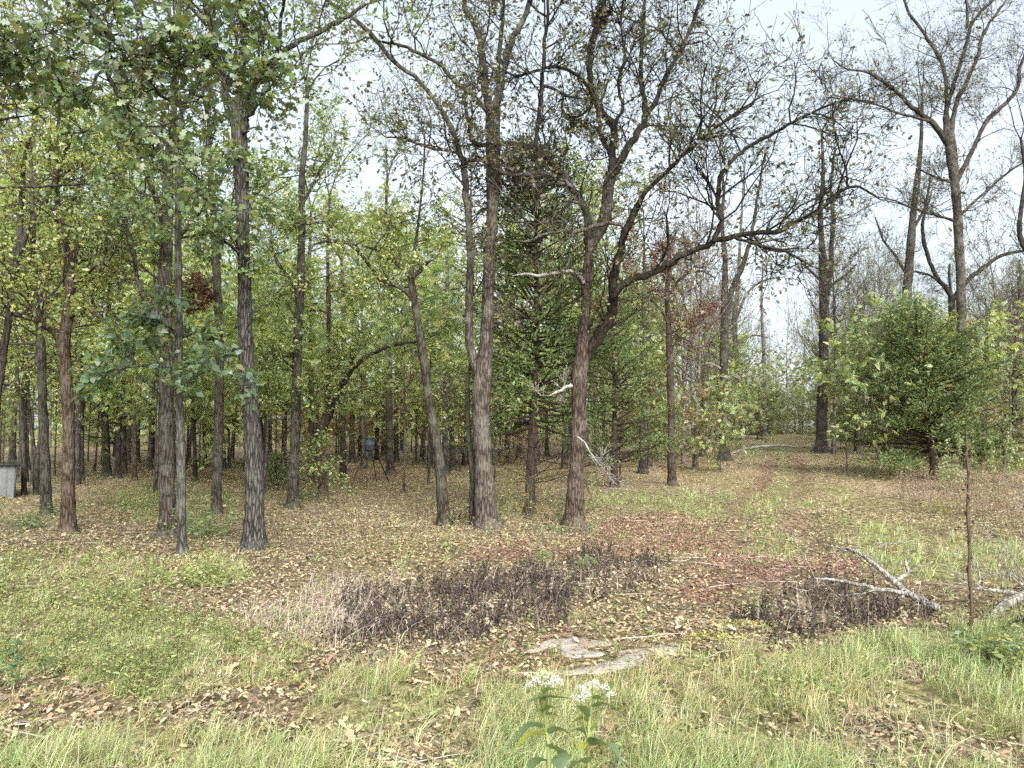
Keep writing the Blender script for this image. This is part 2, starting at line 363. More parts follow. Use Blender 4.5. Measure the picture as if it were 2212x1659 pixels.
# ------------------------------------------------------------------ branching
MINR = .0055
def unit(x, y, z):
    l = sqrt(x * x + y * y + z * z) or 1; return x / l, y / l, z / l
def grow(paths, tips, p, d, L, r, lvl, mx, gn=.28, up=.06, kids=(4, 4, 4), ang=(.5, 1.05), keep=.62):
    n = 5 if lvl < mx else 4; st = L / (n - 1); pts = [p]; x, y, z = p; dx, dy, dz = d; dirs = [d]
    for i in range(n - 1):
        dx, dy, dz = unit(dx + R.gauss(0, gn), dy + R.gauss(0, gn), dz + R.gauss(0, gn) + up)
        x += dx * st; y += dy * st; z += dz * st; pts.append((x, y, z)); dirs.append((dx, dy, dz))
    end = .5 if lvl < mx else .35
    rad = [max(MINR, r * (1 - (1 - end) * i / (n - 1))) for i in range(n)]
    paths.append((pts, rad, 4 if r > .02 else 3))
    if lvl >= mx:
        for i in range(1, n): tips.append((pts[i], dirs[i]))
        return
    k = kids[min(lvl, len(kids) - 1)]
    for c in range(k):
        t = 1.0 if c == 0 else R.uniform(.25, .97); i = min(int(t * (n - 1)), n - 2); f = t * (n - 1) - i
        q = tuple(pts[i][a] + (pts[i + 1][a] - pts[i][a]) * f for a in range(3))
        a = R.uniform(*ang) * (0.45 if c == 0 else 1); ex, ey, ez = dirs[i + 1]
        vx, vy, vz = unit(R.gauss(0, 1), R.gauss(0, 1), R.gauss(0, .8)); dt = vx * ex + vy * ey + vz * ez
        vx, vy, vz = unit(vx - dt * ex, vy - dt * ey, vz - dt * ez)
        nd = unit(ex * cos(a) + vx * sin(a), ey * cos(a) + vy * sin(a), ez * cos(a) + vz * sin(a))
        rr = (rad[i] + (rad[i + 1] - rad[i]) * f) * (R.uniform(.75, .95) if c == 0 else R.uniform(.45, .7))
        grow(paths, tips, q, nd, L * R.uniform(keep - .12, keep + .12), rr, lvl + 1, mx, gn, up, kids, ang, keep)

PAL_YG = [(0.3024, 0.3612, 0.0936), (0.2344, 0.3108, 0.0858), (0.378, 0.42, 0.1248), (0.1891, 0.2688, 0.078), (0.4385, 0.4536, 0.156)]
PAL_MID = [(0.1633, 0.2407, 0.0892), (0.2079, 0.2794, 0.1054), (0.1337, 0.2018, 0.081), (0.2673, 0.3028, 0.1134)]
PAL_DK = [(0.102, 0.156, 0.072), (0.132, 0.186, 0.09), (0.084, 0.132, 0.06), (0.18, 0.18, 0.066)]
PAL_OL = [(0.1495, 0.162, 0.055), (0.115, 0.132, 0.0495), (0.1955, 0.18, 0.0605), (0.1725, 0.132, 0.066), (0.1035, 0.102, 0.055)]
PAL_BR = [(.24, .12, .07), (.18, .085, .055), (.30, .17, .10), (.15, .08, .05)]
PAL_RED = [(0.1584, 0.0663, 0.052), (0.1944, 0.0936, 0.068), (0.1152, 0.0546, 0.044), (0.216, 0.1248, 0.088)]
PAL_BLUE = [(0.115, 0.1955, 0.1035), (0.1495, 0.23, 0.1265), (0.0978, 0.1552, 0.069), (0.184, 0.2185, 0.0805)]
PAL_CEDAR = [(0.0998, 0.1494, 0.0471), (0.1298, 0.1733, 0.0589), (0.0799, 0.1203, 0.0393), (0.1698, 0.1823, 0.0628)]
PAL_CEDB = [(0.1003, 0.1646, 0.0509), (0.1337, 0.1881, 0.0556), (0.0891, 0.1333, 0.0417), (0.1782, 0.1803, 0.0463)]
PAL_GREY = [(0.234, 0.234, 0.156), (0.286, 0.273, 0.195), (0.195, 0.208, 0.13)]

def leafset(mb, tips, per, size, pal, tmpl, keep=1.0, clump=.10):
    if not tips: return
    T = np.array([t[0] for t in tips]); D = np.array([t[1] for t in tips])
    if keep < 1: s = rng.random(len(T)) < keep; T = T[s]; D = D[s]
    if not len(T): return
    k = rng.poisson(per, len(T)); T = np.repeat(T, k, 0); D = np.repeat(D, k, 0); n_ = len(T)
    pos = T + rng.normal(size=(n_, 3)) * clump
    dirs = D * .5 + rng.normal(size=(n_, 3)) * np.array([.9, .9, .6]) + np.array([0, 0, -.3])
    leaves(mb, pos, size * rng.uniform(.65, 1.2, n_), pick(pal, n_), tmpl, dirs)

def path3(pts, Y, dy=0.0, n=None, wob=0.0, y0=0.0):
    """picture points (u, v, width) on the plane at depth Y, drifting by dy metres in depth along the path -> points, radii"""
    a = np.array(pts, float); L = np.concatenate([[0], np.cumsum(np.hypot(np.diff(a[:, 0]), np.diff(a[:, 1])))])
    if n is None: n = int(max(4, min(26, L[-1] / 22)))
    s = smooth_path(a, n); t = np.linspace(0, 1, n)
    off = y0 + dy * t ** 1.2 + wob * np.sin(t * 9 + R.uniform(0, 6)) * t
    YY_ = Y + off; p = P(s[:, 0], s[:, 1], YY_); r = np.maximum(s[:, 2], .5) / F0 * YY_ / 2
    return p, r

def traced_tree(name, label, base, trunk, limbs=(), bark=None, tint=(1, 1, 1), pal=PAL_YG, size=.11, per=2.0, tmpl=LEAF_Q, keep=1.0,
                sub=(6, 1.6, 2), tsub=(0, 1.4, 2, .3), top=(3, 3.0, 2), flare=1.0, group=None, kids=(5, 4, 4), Y=None, clump=.07, up=.06, cat='tree', lean=0.0, topkeep=None):
    """trunk / limbs: picture polylines (u, v, width); limb: dict(p, dy, sub, mat, pal, leaf) ; sub = (side branches per limb, length, levels)"""
    bark = bark or M_BARK
    b = G(*base) if Y is None else None
    if Y is None: Y = b[1]
    else: q = P(base[0], base[1], Y); b = np.array([q[0], Y, float(hgt(q[0], Y))])
    root = empty(name, b); tag(root, label, cat, group)
    tips = []; alltips = []
    pt, rd = path3(trunk, Y, lean, wob=.06)
    # sink into the soil with a root flare
    first = pt[0].copy(); lowp = np.array([first[0], first[1], float(hgt(first[0], first[1])) - .12])
    if first[2] - lowp[2] > .02:
        pt = np.vstack([lowp, pt]); rd = np.concatenate([[rd[0] * 1.45], rd])
    hgtv = pt[:, 2] - lowp[2]; rd = rd * (1 + .55 * flare * np.exp(-hgtv / .22)) * (1 + .05 * rng.normal(size=len(rd)))
    n2 = len(pt) * 2; sm = smooth_path(np.column_stack([pt, rd]), n2)
    mbt = MB(); tubes(mbt, sm[None, :, :3], sm[None, :, 3], 12, lump=.13)
    paths = []
    nb, bl, bm, t0 = tsub
    for k in range(nb):
        t = R.uniform(t0, .97); i = int(t * (len(pt) - 1)); q = pt[i]; az = R.uniform(0, 2 * pi)
        L = bl * R.uniform(.6, 1.2)
        grow(paths, tips, tuple(q), unit(cos(az), sin(az), R.uniform(-.1, .6)), L, min(rd[i] * .45, .012 + L * .012), 2 - bm if bm < 2 else 0, bm, kids=kids, up=up)
    flush(mbt, paths)
    tro = mbt.build('trunk', bark, root); tro.color = (*tint, 1)
    if top[0]:
        nb, L0, lv = top; e = pt[-1]; r0 = rd[-1]; dr = nrm(pt[-1] - pt[-3])
        for k in range(nb):
            paths = []; az = 2 * pi * k / nb + R.uniform(-.4, .4); s = .35 if nb > 1 else .05
            d = unit(dr[0] + s * cos(az), dr[1] + s * sin(az), dr[2] + .2)
            tt = []; grow(paths, tt, tuple(e - dr * .05), d, L0 * R.uniform(.8, 1.15), r0 * (.62 if nb > 1 else .95), 0, lv, gn=.16, up=.1, kids=kids)
            tips += tt if topkeep is None else [q for q in tt if R.random() < topkeep]
            lm = MB(); flush(lm, paths); lo = lm.build('limb', bark, root); lo.color = (*tint, 1)
    mbl = MB()
    for lb in limbs:
        lp, lr = path3(lb['p'], Y, lb.get('dy', 0), wob=lb.get('wob', .12), y0=lb.get('y0', 0))
        mlm = MB(); s2 = smooth_path(np.column_stack([lp, lr]), len(lp) * 2); s2[:, :3] += rng.normal(size=(len(s2), 3)) * np.minimum(.018, s2[:, 3:4] * .25)
        tubes(mlm, s2[None, :, :3], s2[None, :, 3], 8, lump=.16)
        paths = []; lt = []; ns_, L, lv = lb.get('sub', sub)
        for k in range(ns_):
            t = 1.0 if k == 0 else R.uniform(.12, .98); i = max(1, min(int(t * (len(lp) - 1)), len(lp) - 1))
            dv = nrm(lp[i] - lp[i - 1]); v = rng.normal(size=3) * np.array([1, 1, .8]) + np.array([0, 0, lb.get('rise', .35)]); v = nrm(v - dv * v.dot(dv))
            a = .25 if k == 0 else R.uniform(.6, 1.15); d = dv * cos(a) + v * sin(a); LL = L * R.uniform(.55, 1.2)
            grow(paths, lt, tuple(lp[i]), tuple(d), LL, min(lr[i] * .75, .008 + LL * .011), max(0, 2 - lv), 2, kids=kids, up=up)
        flush(mlm, paths)
        lo = mlm.build('limb', lb.get('mat', bark), root); lo.color = (*lb.get('tint', tint), 1)
        if lb.get('label'): lo['label'] = lb['label']
        if lb.get('pal') is not None:
            ml = MB(); leafset(ml, lt, lb.get('per', per), lb.get('size', size), lb['pal'], lb.get('tmpl', tmpl), lb.get('keep', 1), clump)
            if ml.n: oo = ml.build('foliage', M_LEAF, root); oo['label'] = lb.get('leaflabel', 'hanging cluster of differently coloured leaves')
        elif lb.get('leaf', True): tips += lt
    leafset(mbl, tips, per, size, pal, tmpl, keep, clump)
    if mbl.n: mbl.build('crown', M_LEAF, root)
    return root

# ------------------------------------------------------------------ the trees that stand in front, read one by one
GREYB = (1.0, 1.0, 1.0); REDB = (1.12, .92, .80); DARKB = (.62, .62, .6); PALEB = (1.3, 1.3, 1.27)
# rough-barked oak left of centre
traced_tree('oak_tree', 'tall straight oak with deeply furrowed dark bark and one lopped limb, left of centre', (547, 1187),
    [(547, 1187, 48), (550, 1100, 42), (549, 1010, 39), (545, 923, 36), (537, 830, 34), (531, 750, 33), (528, 593, 29), (525, 520, 30), (522, 382, 31), (517, 312, 33), (517, 264, 40)],
    [dict(p=[(520, 280, 24), (548, 190, 17), (573, 146, 14), (625, 104, 12), (722, 52, 10), (790, 10, 7)], dy=1.0, sub=(7, 1.4, 2)),
     dict(p=[(514, 275, 26), (520, 180, 20), (528, 80, 17), (530, -60, 14), (525, -220, 10)], dy=-.4, sub=(8, 1.8, 2)),
     dict(p=[(512, 275, 22), (490, 200, 16), (470, 110, 13), (440, 0, 11), (400, -140, 8)], dy=-1.2, sub=(8, 1.8, 2)),
     dict(p=[(520, 270, 18), (560, 215, 12), (600, 120, 9), (610, 20, 7), (640, -90, 5)], dy=-1.8, sub=(8, 1.6, 2)),
     dict(p=[(506, 325, 11), (508, 300, 13), (522, 288, 14), (535, 284, 12), (538, 283, 3)], dy=-.25, sub=(0, 0, 2), leaf=False, tint=DARKB),
     dict(p=[(528, 560, 10), (503, 535, 8), (485, 520, 5)], dy=-.4, sub=(3, .7, 2))],
    bark=M_BARKR, tint=(.85, .85, .86), pal=PAL_MID, size=.13, per=2.0, tmpl=LEAF_OAK_S, top=(0, 0, 0), flare=1.2, tsub=(2, .5, 2, .85))
# trees at the left edge
traced_tree('oak_tree', 'dark leaning double-stemmed tree cut by the left picture edge', (-42, 1150),
    [(-42, 1150, 20), (-20, 960, 17), (0, 819, 15), (24, 645, 14), (33, 576, 14), (40, 545, 13), (52, 347, 9), (71, 278, 7), (75, 180, 5), (70, 60, 4)],
    [dict(p=[(34, 570, 13), (60, 500, 11), (115, 399, 9), (142, 330, 8), (150, 270, 6), (160, 180, 5)], dy=.8),
     dict(p=[(112, 405, 7), (160, 355, 5), (210, 310, 4), (262, 270, 3)], dy=1.2, sub=(5, 1.0, 2)),
     dict(p=[(0, 405, 6), (60, 404, 5), (130, 400, 5), (210, 392, 4), (260, 360, 3)], y0=-.5, dy=-.6, sub=(5, 1.0, 2)),
     dict(p=[(18, 690, 9), (50, 675, 8), (80, 658, 7), (104, 645, 6), (140, 600, 4)], dy=.6, sub=(4, 1.0, 2))],
    tint=DARKB, pal=PAL_YG, per=2.6, size=.11, tmpl=LEAF_OAK_S, top=(2, 2.6, 2))
traced_tree('tree', 'slim straight tree with mossy grey bark beside the grey shed', (100, 1112),
    [(100, 1112, 21), (98, 1010, 19), (94, 923, 19), (87, 715, 18), (83, 645, 17), (73, 576, 14), (70, 450, 10), (66, 330, 7)],
    [dict(p=[(83, 640, 9), (70, 610, 8), (50, 570, 6), (25, 540, 4)], dy=.7),
     dict(p=[(86, 660, 8), (120, 640, 7), (160, 600, 5)], dy=-.7), dict(p=[(82, 745, 5), (50, 742, 5), (10, 744, 4)], dy=.3, sub=(3, .8, 2))],
    tint=(.8, .82, .74), per=2.4, tsub=(6, 1.3, 2, .4))
traced_tree('tree', 'thin dark trunk right next to the grey shed', (52, 1069), [(52, 1069, 10), (50, 960, 9), (46, 880, 8), (38, 819, 7), (36, 700, 5), (30, 600, 4)], tint=DARKB, top=(2, 2, 2), tsub=(7, 1.4, 2, .4))
traced_tree('tree', 'thin dark tree forking low into a narrow V near the grey shed', (78, 1069), [(78, 1069, 11), (79, 1020, 11), (80, 1003, 10), (88, 923, 7), (92, 820, 5), (95, 700, 4)],
    [dict(p=[(79, 1005, 9), (68, 930, 7), (62, 850, 5), (58, 740, 4)], dy=.4)], tint=DARKB, top=(1, 2, 2), tsub=(5, 1.3, 2, .5))
traced_tree('oak_tree', 'reddish brown trunk with a dark scar near its foot, left side', (147, 1150),
    [(147, 1150, 31), (147, 1060, 27), (149, 923, 24), (144, 830, 23), (139, 750, 24), (146, 680, 22), (153, 593, 19), (146, 540, 17), (139, 520, 16), (125, 444, 12), (120, 340, 8), (128, 240, 5)],
    [dict(p=[(130, 748, 12), (112, 715, 9), (94, 697, 8), (70, 660, 6), (40, 630, 4)], dy=-1.0), dict(p=[(148, 640, 10), (180, 600, 8), (215, 570, 6), (250, 585, 4)], dy=-.8),
     dict(p=[(150, 590, 13), (165, 520, 10), (150, 460, 9), (175, 400, 7), (205, 360, 5)], dy=.8), dict(p=[(146, 690, 8), (185, 672, 6), (225, 690, 5), (260, 740, 3)], dy=-1, sub=(5, 1, 2))],
    tint=REDB, per=2.2, tsub=(6, 1.2, 2, .45), top=(2, 2, 2))
for lab, base, tr, tint, ts in (
    ('very thin dark sapling trunk between reddish oak and the far clearing', (179, 1037), [(179, 1037, 6), (178, 900, 5.5), (177, 780, 4.5), (172, 640, 3)], DARKB, (8, 1.2, 2, .4)),
    ('straight greenish trunk at the edge of the far clearing', (231, 1030), [(231, 1030, 17), (229, 960, 15), (226, 860, 14), (232, 720, 11), (240, 560, 8)], (.8, .86, .7), (9, 1.6, 2, .35)),
    ('dark trunk just right of the straight greenish one', (255, 1032), [(255, 1032, 13), (256, 960, 11), (257, 870, 11), (253, 780, 10), (258, 620, 7)], DARKB, (9, 1.6, 2, .35)),
    ('brown stem with a V of ascending branches before the far clearing', (291, 1038), [(291, 1038, 10), (290, 930, 9), (286, 820, 8.5), (283, 750, 8), (286, 725, 6), (290, 620, 4)], REDB, (7, 1.5, 2, .35)),
    ('short dark stem between mossy trunk and grey lichened trunk', (422, 1038), [(422, 1038, 9), (420, 950, 8), (416, 880, 7), (410, 760, 5)], DARKB, (8, 1.2, 2, .3)),
    ('slender stem behind the grey lichened trunk', (444, 1007), [(444, 1007, 8), (441, 930, 7), (439, 850, 6), (440, 700, 4)], (.9, .8, .7), (8, 1.2, 2, .3)),
    ('one of two thin stems left of the furrowed oak, the greyer', (486, 1014), [(486, 1014, 7), (482, 940, 7), (478, 870, 6), (480, 720, 4)], GREYB, (7, 1.2, 2, .3)),
    ('one of two thin stems left of the furrowed oak, the browner', (495, 1014), [(495, 1014, 7), (494, 940, 6), (493, 860, 5), (496, 720, 4)], REDB, (7, 1.2, 2, .3)),
    ('slanting stem just right of the furrowed oak foot', (570, 1003), [(570, 1003, 9), (566, 930, 8), (557, 870, 7), (548, 780, 5)], REDB, (7, 1.2, 2, .3)),
    ('upright stem just right of the slanting one', (584, 993), [(584, 993, 11), (580, 930, 9), (574, 850, 7), (572, 720, 5)], (1, .85, .75), (7, 1.2, 2, .3)),
    ('dark brown trunk between ivy-sprouted trunk and the leaning fork', (672, 1044), [(672, 1044, 15), (673, 960, 13), (673, 854, 12), (670, 760, 11), (668, 600, 8), (672, 450, 5)], (.8, .7, .62), (9, 1.6, 2, .35)),
    ('dark trunk left of the blue feeder', (741, 1030), [(741, 1030, 15), (741, 960, 12), (741, 880, 11), (742, 715, 10), (738, 560, 7)], (.75, .65, .58), (9, 1.6, 2, .35)),
    ('second dark trunk left of the blue feeder, set farther back', (761, 999), [(761, 999, 13), (760, 930, 11), (762, 850, 10), (764, 700, 7)], (.75, .66, .6), (9, 1.6, 2, .3)),
    ('thin pale trunk right behind the blue feeder barrel', (776, 990), [(776, 990, 8), (779, 930, 8), (786, 860, 7), (790, 700, 5)], (1.05, .95, .85), (7, 1.4, 2, .3)),
    ('dark mottled trunk right of the blue feeder', (844, 1024), [(844, 1024, 18), (842, 960, 15), (840, 860, 14), (841, 784, 12), (836, 680, 12), (833, 560, 9), (835, 400, 6)], (.8, .74, .68), (10, 1.7, 2, .35)),
    ('trunk close behind the mottled one right of the feeder', (856, 998), [(856, 998, 11), (856, 930, 10), (857, 830, 9), (862, 680, 6)], (.75, .7, .62), (8, 1.5, 2, .3)),
    ('thin far trunk with yellow leaves right of the feeder', (869, 973), [(869, 973, 9), (868, 900, 8), (866, 820, 7), (868, 680, 5)], (.85, .75, .68), (8, 1.5, 2, .3)),
    ('very thin stem midway between feeder and leaning tree', (899, 1000), [(899, 1000, 5), (899, 930, 4.5), (901, 840, 4), (903, 720, 3)], GREYB, (6, 1.2, 2, .3)),
    ('brown trunk close behind the leaning dark tree', (929, 1012), [(929, 1012, 13), (929, 950, 11), (935, 860, 10), (938, 720, 7)], (.9, .78, .7), (8, 1.5, 2, .3)),
    ('grey trunk left of the twin-stemmed big oak', (962, 1024), [(962, 1024, 14), (961, 940, 12), (962, 854, 11), (965, 715, 9), (966, 560, 7)], (1.0, .98, .96), (8, 1.6, 2, .35)),
    ('grey trunk touching its neighbour left of the twin-stemmed big oak', (978, 1016), [(978, 1016, 13), (977, 930, 11), (975, 830, 9), (974, 700, 7)], (.8, .78, .76), (8, 1.6, 2, .35)),
    ('thin trunk between cedar and twin-stemmed big oak', (1097, 1000), [(1097, 1000, 10), (1098, 920, 9), (1100, 830, 8), (1102, 700, 6)], (.8, .7, .62), (8, 1.4, 2, .35)),
    ):
    traced_tree('tree', lab, base, tr, tint=tint, tsub=ts, top=(2, 2.0, 2), per=.95 if base[0] < 700 else .8, size=.31, clump=.06, tmpl=LEAF_SPRIG, pal=PAL_YG if base[0] % 2 else PAL_MID + PAL_YG)
# big grey trunk and lichened companion
traced_tree('oak_tree', 'thick pale grey trunk standing directly behind a thin lichened trunk', (361, 1158),
    [(361, 1158, 36), (361, 1050, 31), (361, 923, 31), (359, 750, 29), (357, 593, 27), (361, 520, 25), (364, 347, 20), (375, 250, 15), (380, 120, 11)],
    [dict(p=[(348, 700, 14), (330, 668, 12), (312, 645, 11), (295, 593, 10), (288, 541, 9), (257, 458, 8), (236, 423, 6), (222, 380, 4)], dy=.8, tint=PALEB),
     dict(p=[(355, 500, 16), (342, 440, 14), (322, 390, 12), (300, 340, 10), (288, 315, 8), (270, 250, 6)], dy=1.0, sub=(7, 1.5, 2)),
     dict(p=[(368, 420, 12), (345, 360, 10), (322, 320, 9), (330, 240, 7), (318, 150, 5)], dy=-.8, sub=(7, 1.5, 2)),
     dict(p=[(340, 690, 7), (335, 640, 6), (332, 590, 4)], dy=.4, sub=(3, .9, 2))],
    tint=(1.15, 1.08, 1.05), pal=PAL_MID, per=2.8, size=.12, tmpl=LEAF_OAK_S, tsub=(5, 1.2, 2, .5), top=(3, 2.8, 2))
traced_tree('tree', 'thin lichen-mottled trunk with broad blue-green leaves on low boughs', (394, 1198),
    [(394, 1198, 24), (392, 1100, 18), (390, 923, 17), (385, 819, 16), (387, 680, 15), (385, 576, 15), (384, 450, 13), (385, 347, 11), (392, 250, 8)],
    [dict(p=[(388, 845, 8), (420, 815, 6), (455, 800, 5), (490, 815, 3)], dy=-.9, pal=PAL_BLUE, tmpl=LEAF_BIG, size=.17, per=.75, sub=(6, .45, 2), leaflabel='broad blue-green leaves on a low bough', rise=.1),
     dict(p=[(386, 830, 8), (350, 800, 6), (300, 790, 5), (240, 800, 4), (205, 805, 3)], dy=-1.1, pal=PAL_BLUE, tmpl=LEAF_BIG, size=.17, per=.75, sub=(7, .45, 2), leaflabel='broad blue-green leaves on a low bough', rise=.1),
     dict(p=[(386, 735, 7), (365, 705, 5), (330, 700, 4)], dy=-.7, pal=PAL_BLUE, tmpl=LEAF_BIG, size=.17, per=.8, sub=(4, .35, 2), leaflabel='small bough of broad leaves', rise=.1),
     dict(p=[(386, 730, 7), (430, 715, 5), (450, 700, 4)], dy=.5, pal=PAL_MID, tmpl=LEAF_BIG, size=.15, per=.8, sub=(4, .35, 2), leaflabel='small bough of broad leaves', rise=.1),
     dict(p=[(385, 520, 9), (420, 470, 7), (465, 440, 5), (490, 460, 3)], dy=-.6, pal=PAL_MID, tmpl=LEAF_BIG, size=.15, per=1.2, sub=(6, .9, 2))],
    tint=(1.1, 1.18, 1.18), pal=PAL_MID, tmpl=LEAF_OAK_S, size=.13, per=1.3, tsub=(4, 1.2, 2, .75), top=(3, 2.2, 2))
traced_tree('oak_tree', 'straight trunk with a bunch of dead brown leaves, between lichened trunk and furrowed oak', (467, 1111),
    [(467, 1111, 23), (469, 1020, 19), (472, 923, 19), (474, 750, 19), (469, 611, 18), (465, 540, 17), (463, 486, 16), (455, 380, 12), (450, 260, 9)],
    [dict(p=[(466, 600, 7), (440, 615, 5), (410, 640, 4), (385, 665, 3)], dy=-.5, pal=PAL_BR, per=5, size=.13, sub=(7, .5, 2), leaflabel='bunch of dead reddish brown leaves', rise=-.3),
     dict(p=[(472, 560, 15), (476, 530, 13), (483, 500, 13), (505, 475, 11), (540, 440, 7), (570, 400, 5)], dy=1.0, tint=DARKB),
     dict(p=[(462, 500, 9), (440, 450, 7), (445, 400, 5)], dy=.8)],
    tint=(.95, .93, .85), pal=PAL_MID, per=2.6, size=.12, tsub=(6, 1.3, 2, .4))
traced_tree('tree', 'trunk clothed in leafy sprouts down to its dark foot, right of the furrowed oak', (632, 1098),
    [(632, 1098, 26), (634, 1010, 22), (639, 923, 21), (642, 750, 19), (646, 680, 18), (649, 611, 17), (652, 486, 15), (652, 382, 13), (659, 312, 11), (664, 200, 8)],
    [dict(p=[(645, 650, 8), (625, 600, 6), (600, 570, 5), (585, 520, 3)], dy=.7), dict(p=[(655, 440, 8), (680, 390, 6), (720, 330, 5)], dy=.9), dict(p=[(640, 800, 6), (615, 780, 4), (590, 790, 3)], dy=-.8, sub=(5, .8, 2))],
    tint=(.75, .75, .68), pal=PAL_YG + PAL_MID, per=2.8, size=.12, tsub=(18, .9, 2, .12), top=(3, 2.4, 2))
traced_tree('oak_tree', 'reddish tree forking low, one arm arching right toward the feeder', (698, 1069),
    [(698, 1069, 18), (694, 1000, 16), (694, 940, 16), (700, 905, 14), (708, 871, 12), (710, 780, 11), (710, 680, 10), (708, 560, 7), (712, 420, 5)],
    [dict(p=[(696, 945, 15), (708, 905, 14), (722, 870, 13), (737, 836, 12), (755, 805, 11), (772, 784, 10), (806, 762, 9), (841, 749, 8), (883, 739, 6), (915, 735, 4)], dy=-.7, sub=(9, 1.2, 2), tint=(.7, .62, .56))],
    tint=(.95, .72, .6), pal=PAL_YG + PAL_MID, per=2.8, size=.12, tsub=(8, 1.4, 2, .4), top=(2, 2.4, 2))
# the leaning tree in front of the twin oak
traced_tree('oak_tree', 'dark mossy tree leaning left with two crooked arms, in front of the twin-stemmed oak', (961, 1138),
    [(961, 1138, 30), (956, 1080, 23), (949, 993, 21), (931, 888, 20), (911, 750, 18), (895, 645, 16), (888, 603, 16), (893, 555, 8), (903, 486, 6), (914, 382, 4), (918, 280, 3)],
    [dict(p=[(892, 645, 11), (876, 630, 10), (851, 618, 9), (824, 604, 8), (800, 575, 8), (775, 545, 7), (740, 522, 7), (705, 522, 6), (680, 528, 4)], dy=-1.0, sub=(7, 1.1, 2)),
     dict(p=[(888, 600, 10), (860, 572, 8), (830, 548, 7), (800, 535, 5), (760, 528, 4)], dy=.8, sub=(5, 1.1, 2)),
     dict(p=[(892, 596, 11), (908, 582, 10), (921, 568, 9), (936, 561, 9), (938, 561, 2)], dy=-.4, sub=(2, .6, 2), tint=PALEB, label='short broken arm with a pale end')],
    tint=(.72, .7, .62), pal=PAL_YG, per=2.0, size=.10, tsub=(6, 1.0, 2, .62), top=(2, 1.8, 2))
# big twin oak in the centre
traced_tree('oak_tree', 'big twin-stemmed grey oak in the middle with ivy leaves at its foot', (1050, 1142),
    [(1050, 1142, 50), (1048, 1080, 42), (1044, 993, 38), (1040, 900, 38), (1040, 854, 40), (1046, 784, 36), (1052, 720, 28), (1055, 611, 26), (1060, 520, 26), (1065, 416, 27), (1065, 312, 31), (1065, 240, 36)],
    [dict(p=[(1034, 800, 24), (1020, 770, 20), (1013, 720, 17), (1013, 680, 17), (1016, 593, 17), (1015, 520, 16), (1009, 434, 15), (1001, 364, 14), (990, 320, 11), (976, 278, 11), (945, 222, 10), (921, 194, 9), (886, 156, 9), (841, 128, 9), (820, 97, 10), (796, 69, 10), (747, 28, 9), (715, 5, 8), (660, -50, 6)], dy=-1.2, wob=.05, sub=(14, 1.3, 2), tint=(1.1, 1.08, 1.05), label='second slimmer stem'),
     dict(p=[(1060, 250, 19), (1050, 195, 18), (1046, 156, 18), (1035, 80, 14), (1018, 40, 12), (1004, 10, 11), (985, -90, 9), (960, -220, 6)], dy=.5, sub=(10, 1.5, 2)),
     dict(p=[(1070, 245, 20), (1084, 167, 18), (1101, 97, 15), (1120, 60, 13), (1138, 24, 12), (1165, -70, 9), (1180, -200, 6)], dy=-.6, sub=(10, 1.5, 2), tint=PALEB),
     dict(p=[(1078, 190, 12), (1080, 140, 11), (1079, 104, 10), (1087, 35, 9), (1085, -60, 7)], dy=1.0, sub=(8, 1.4, 2), tint=DARKB),
     dict(p=[(1052, 240, 12), (1022, 205, 10), (994, 187, 10), (970, 165, 9), (949, 139, 8), (911, 118, 8), (876, 101, 7), (824, 90, 6)], dy=-.7, sub=(9, 1.3, 2)),
     dict(p=[(1004, 195, 7), (1004, 230, 7), (1013, 265, 8), (1020, 305, 8)], dy=-.7, y0=-.3, sub=(3, .8, 2), tint=DARKB)],
    tint=(1.18, 1.1, 1.05), pal=PAL_OL, per=.75, size=.11, tmpl=LEAF_OAK_S, tsub=(6, 1.0, 2, .45), top=(0, 0, 0), flare=1.0, kids=(5, 5, 4))
traced_tree('tree', 'thin dark crooked stem hugging the left side of the twin-stemmed oak', (1021, 1138), [(1021, 1138, 14), (1020, 1070, 12), (1020, 1017, 12), (1011, 923, 11), (1010, 860, 10), (1011, 819, 9), (1018, 780, 6)], tint=(.6, .6, .5), top=(0, 0, 0), tsub=(12, .6, 2, .1), pal=PAL_OL, size=.07, per=1.6)
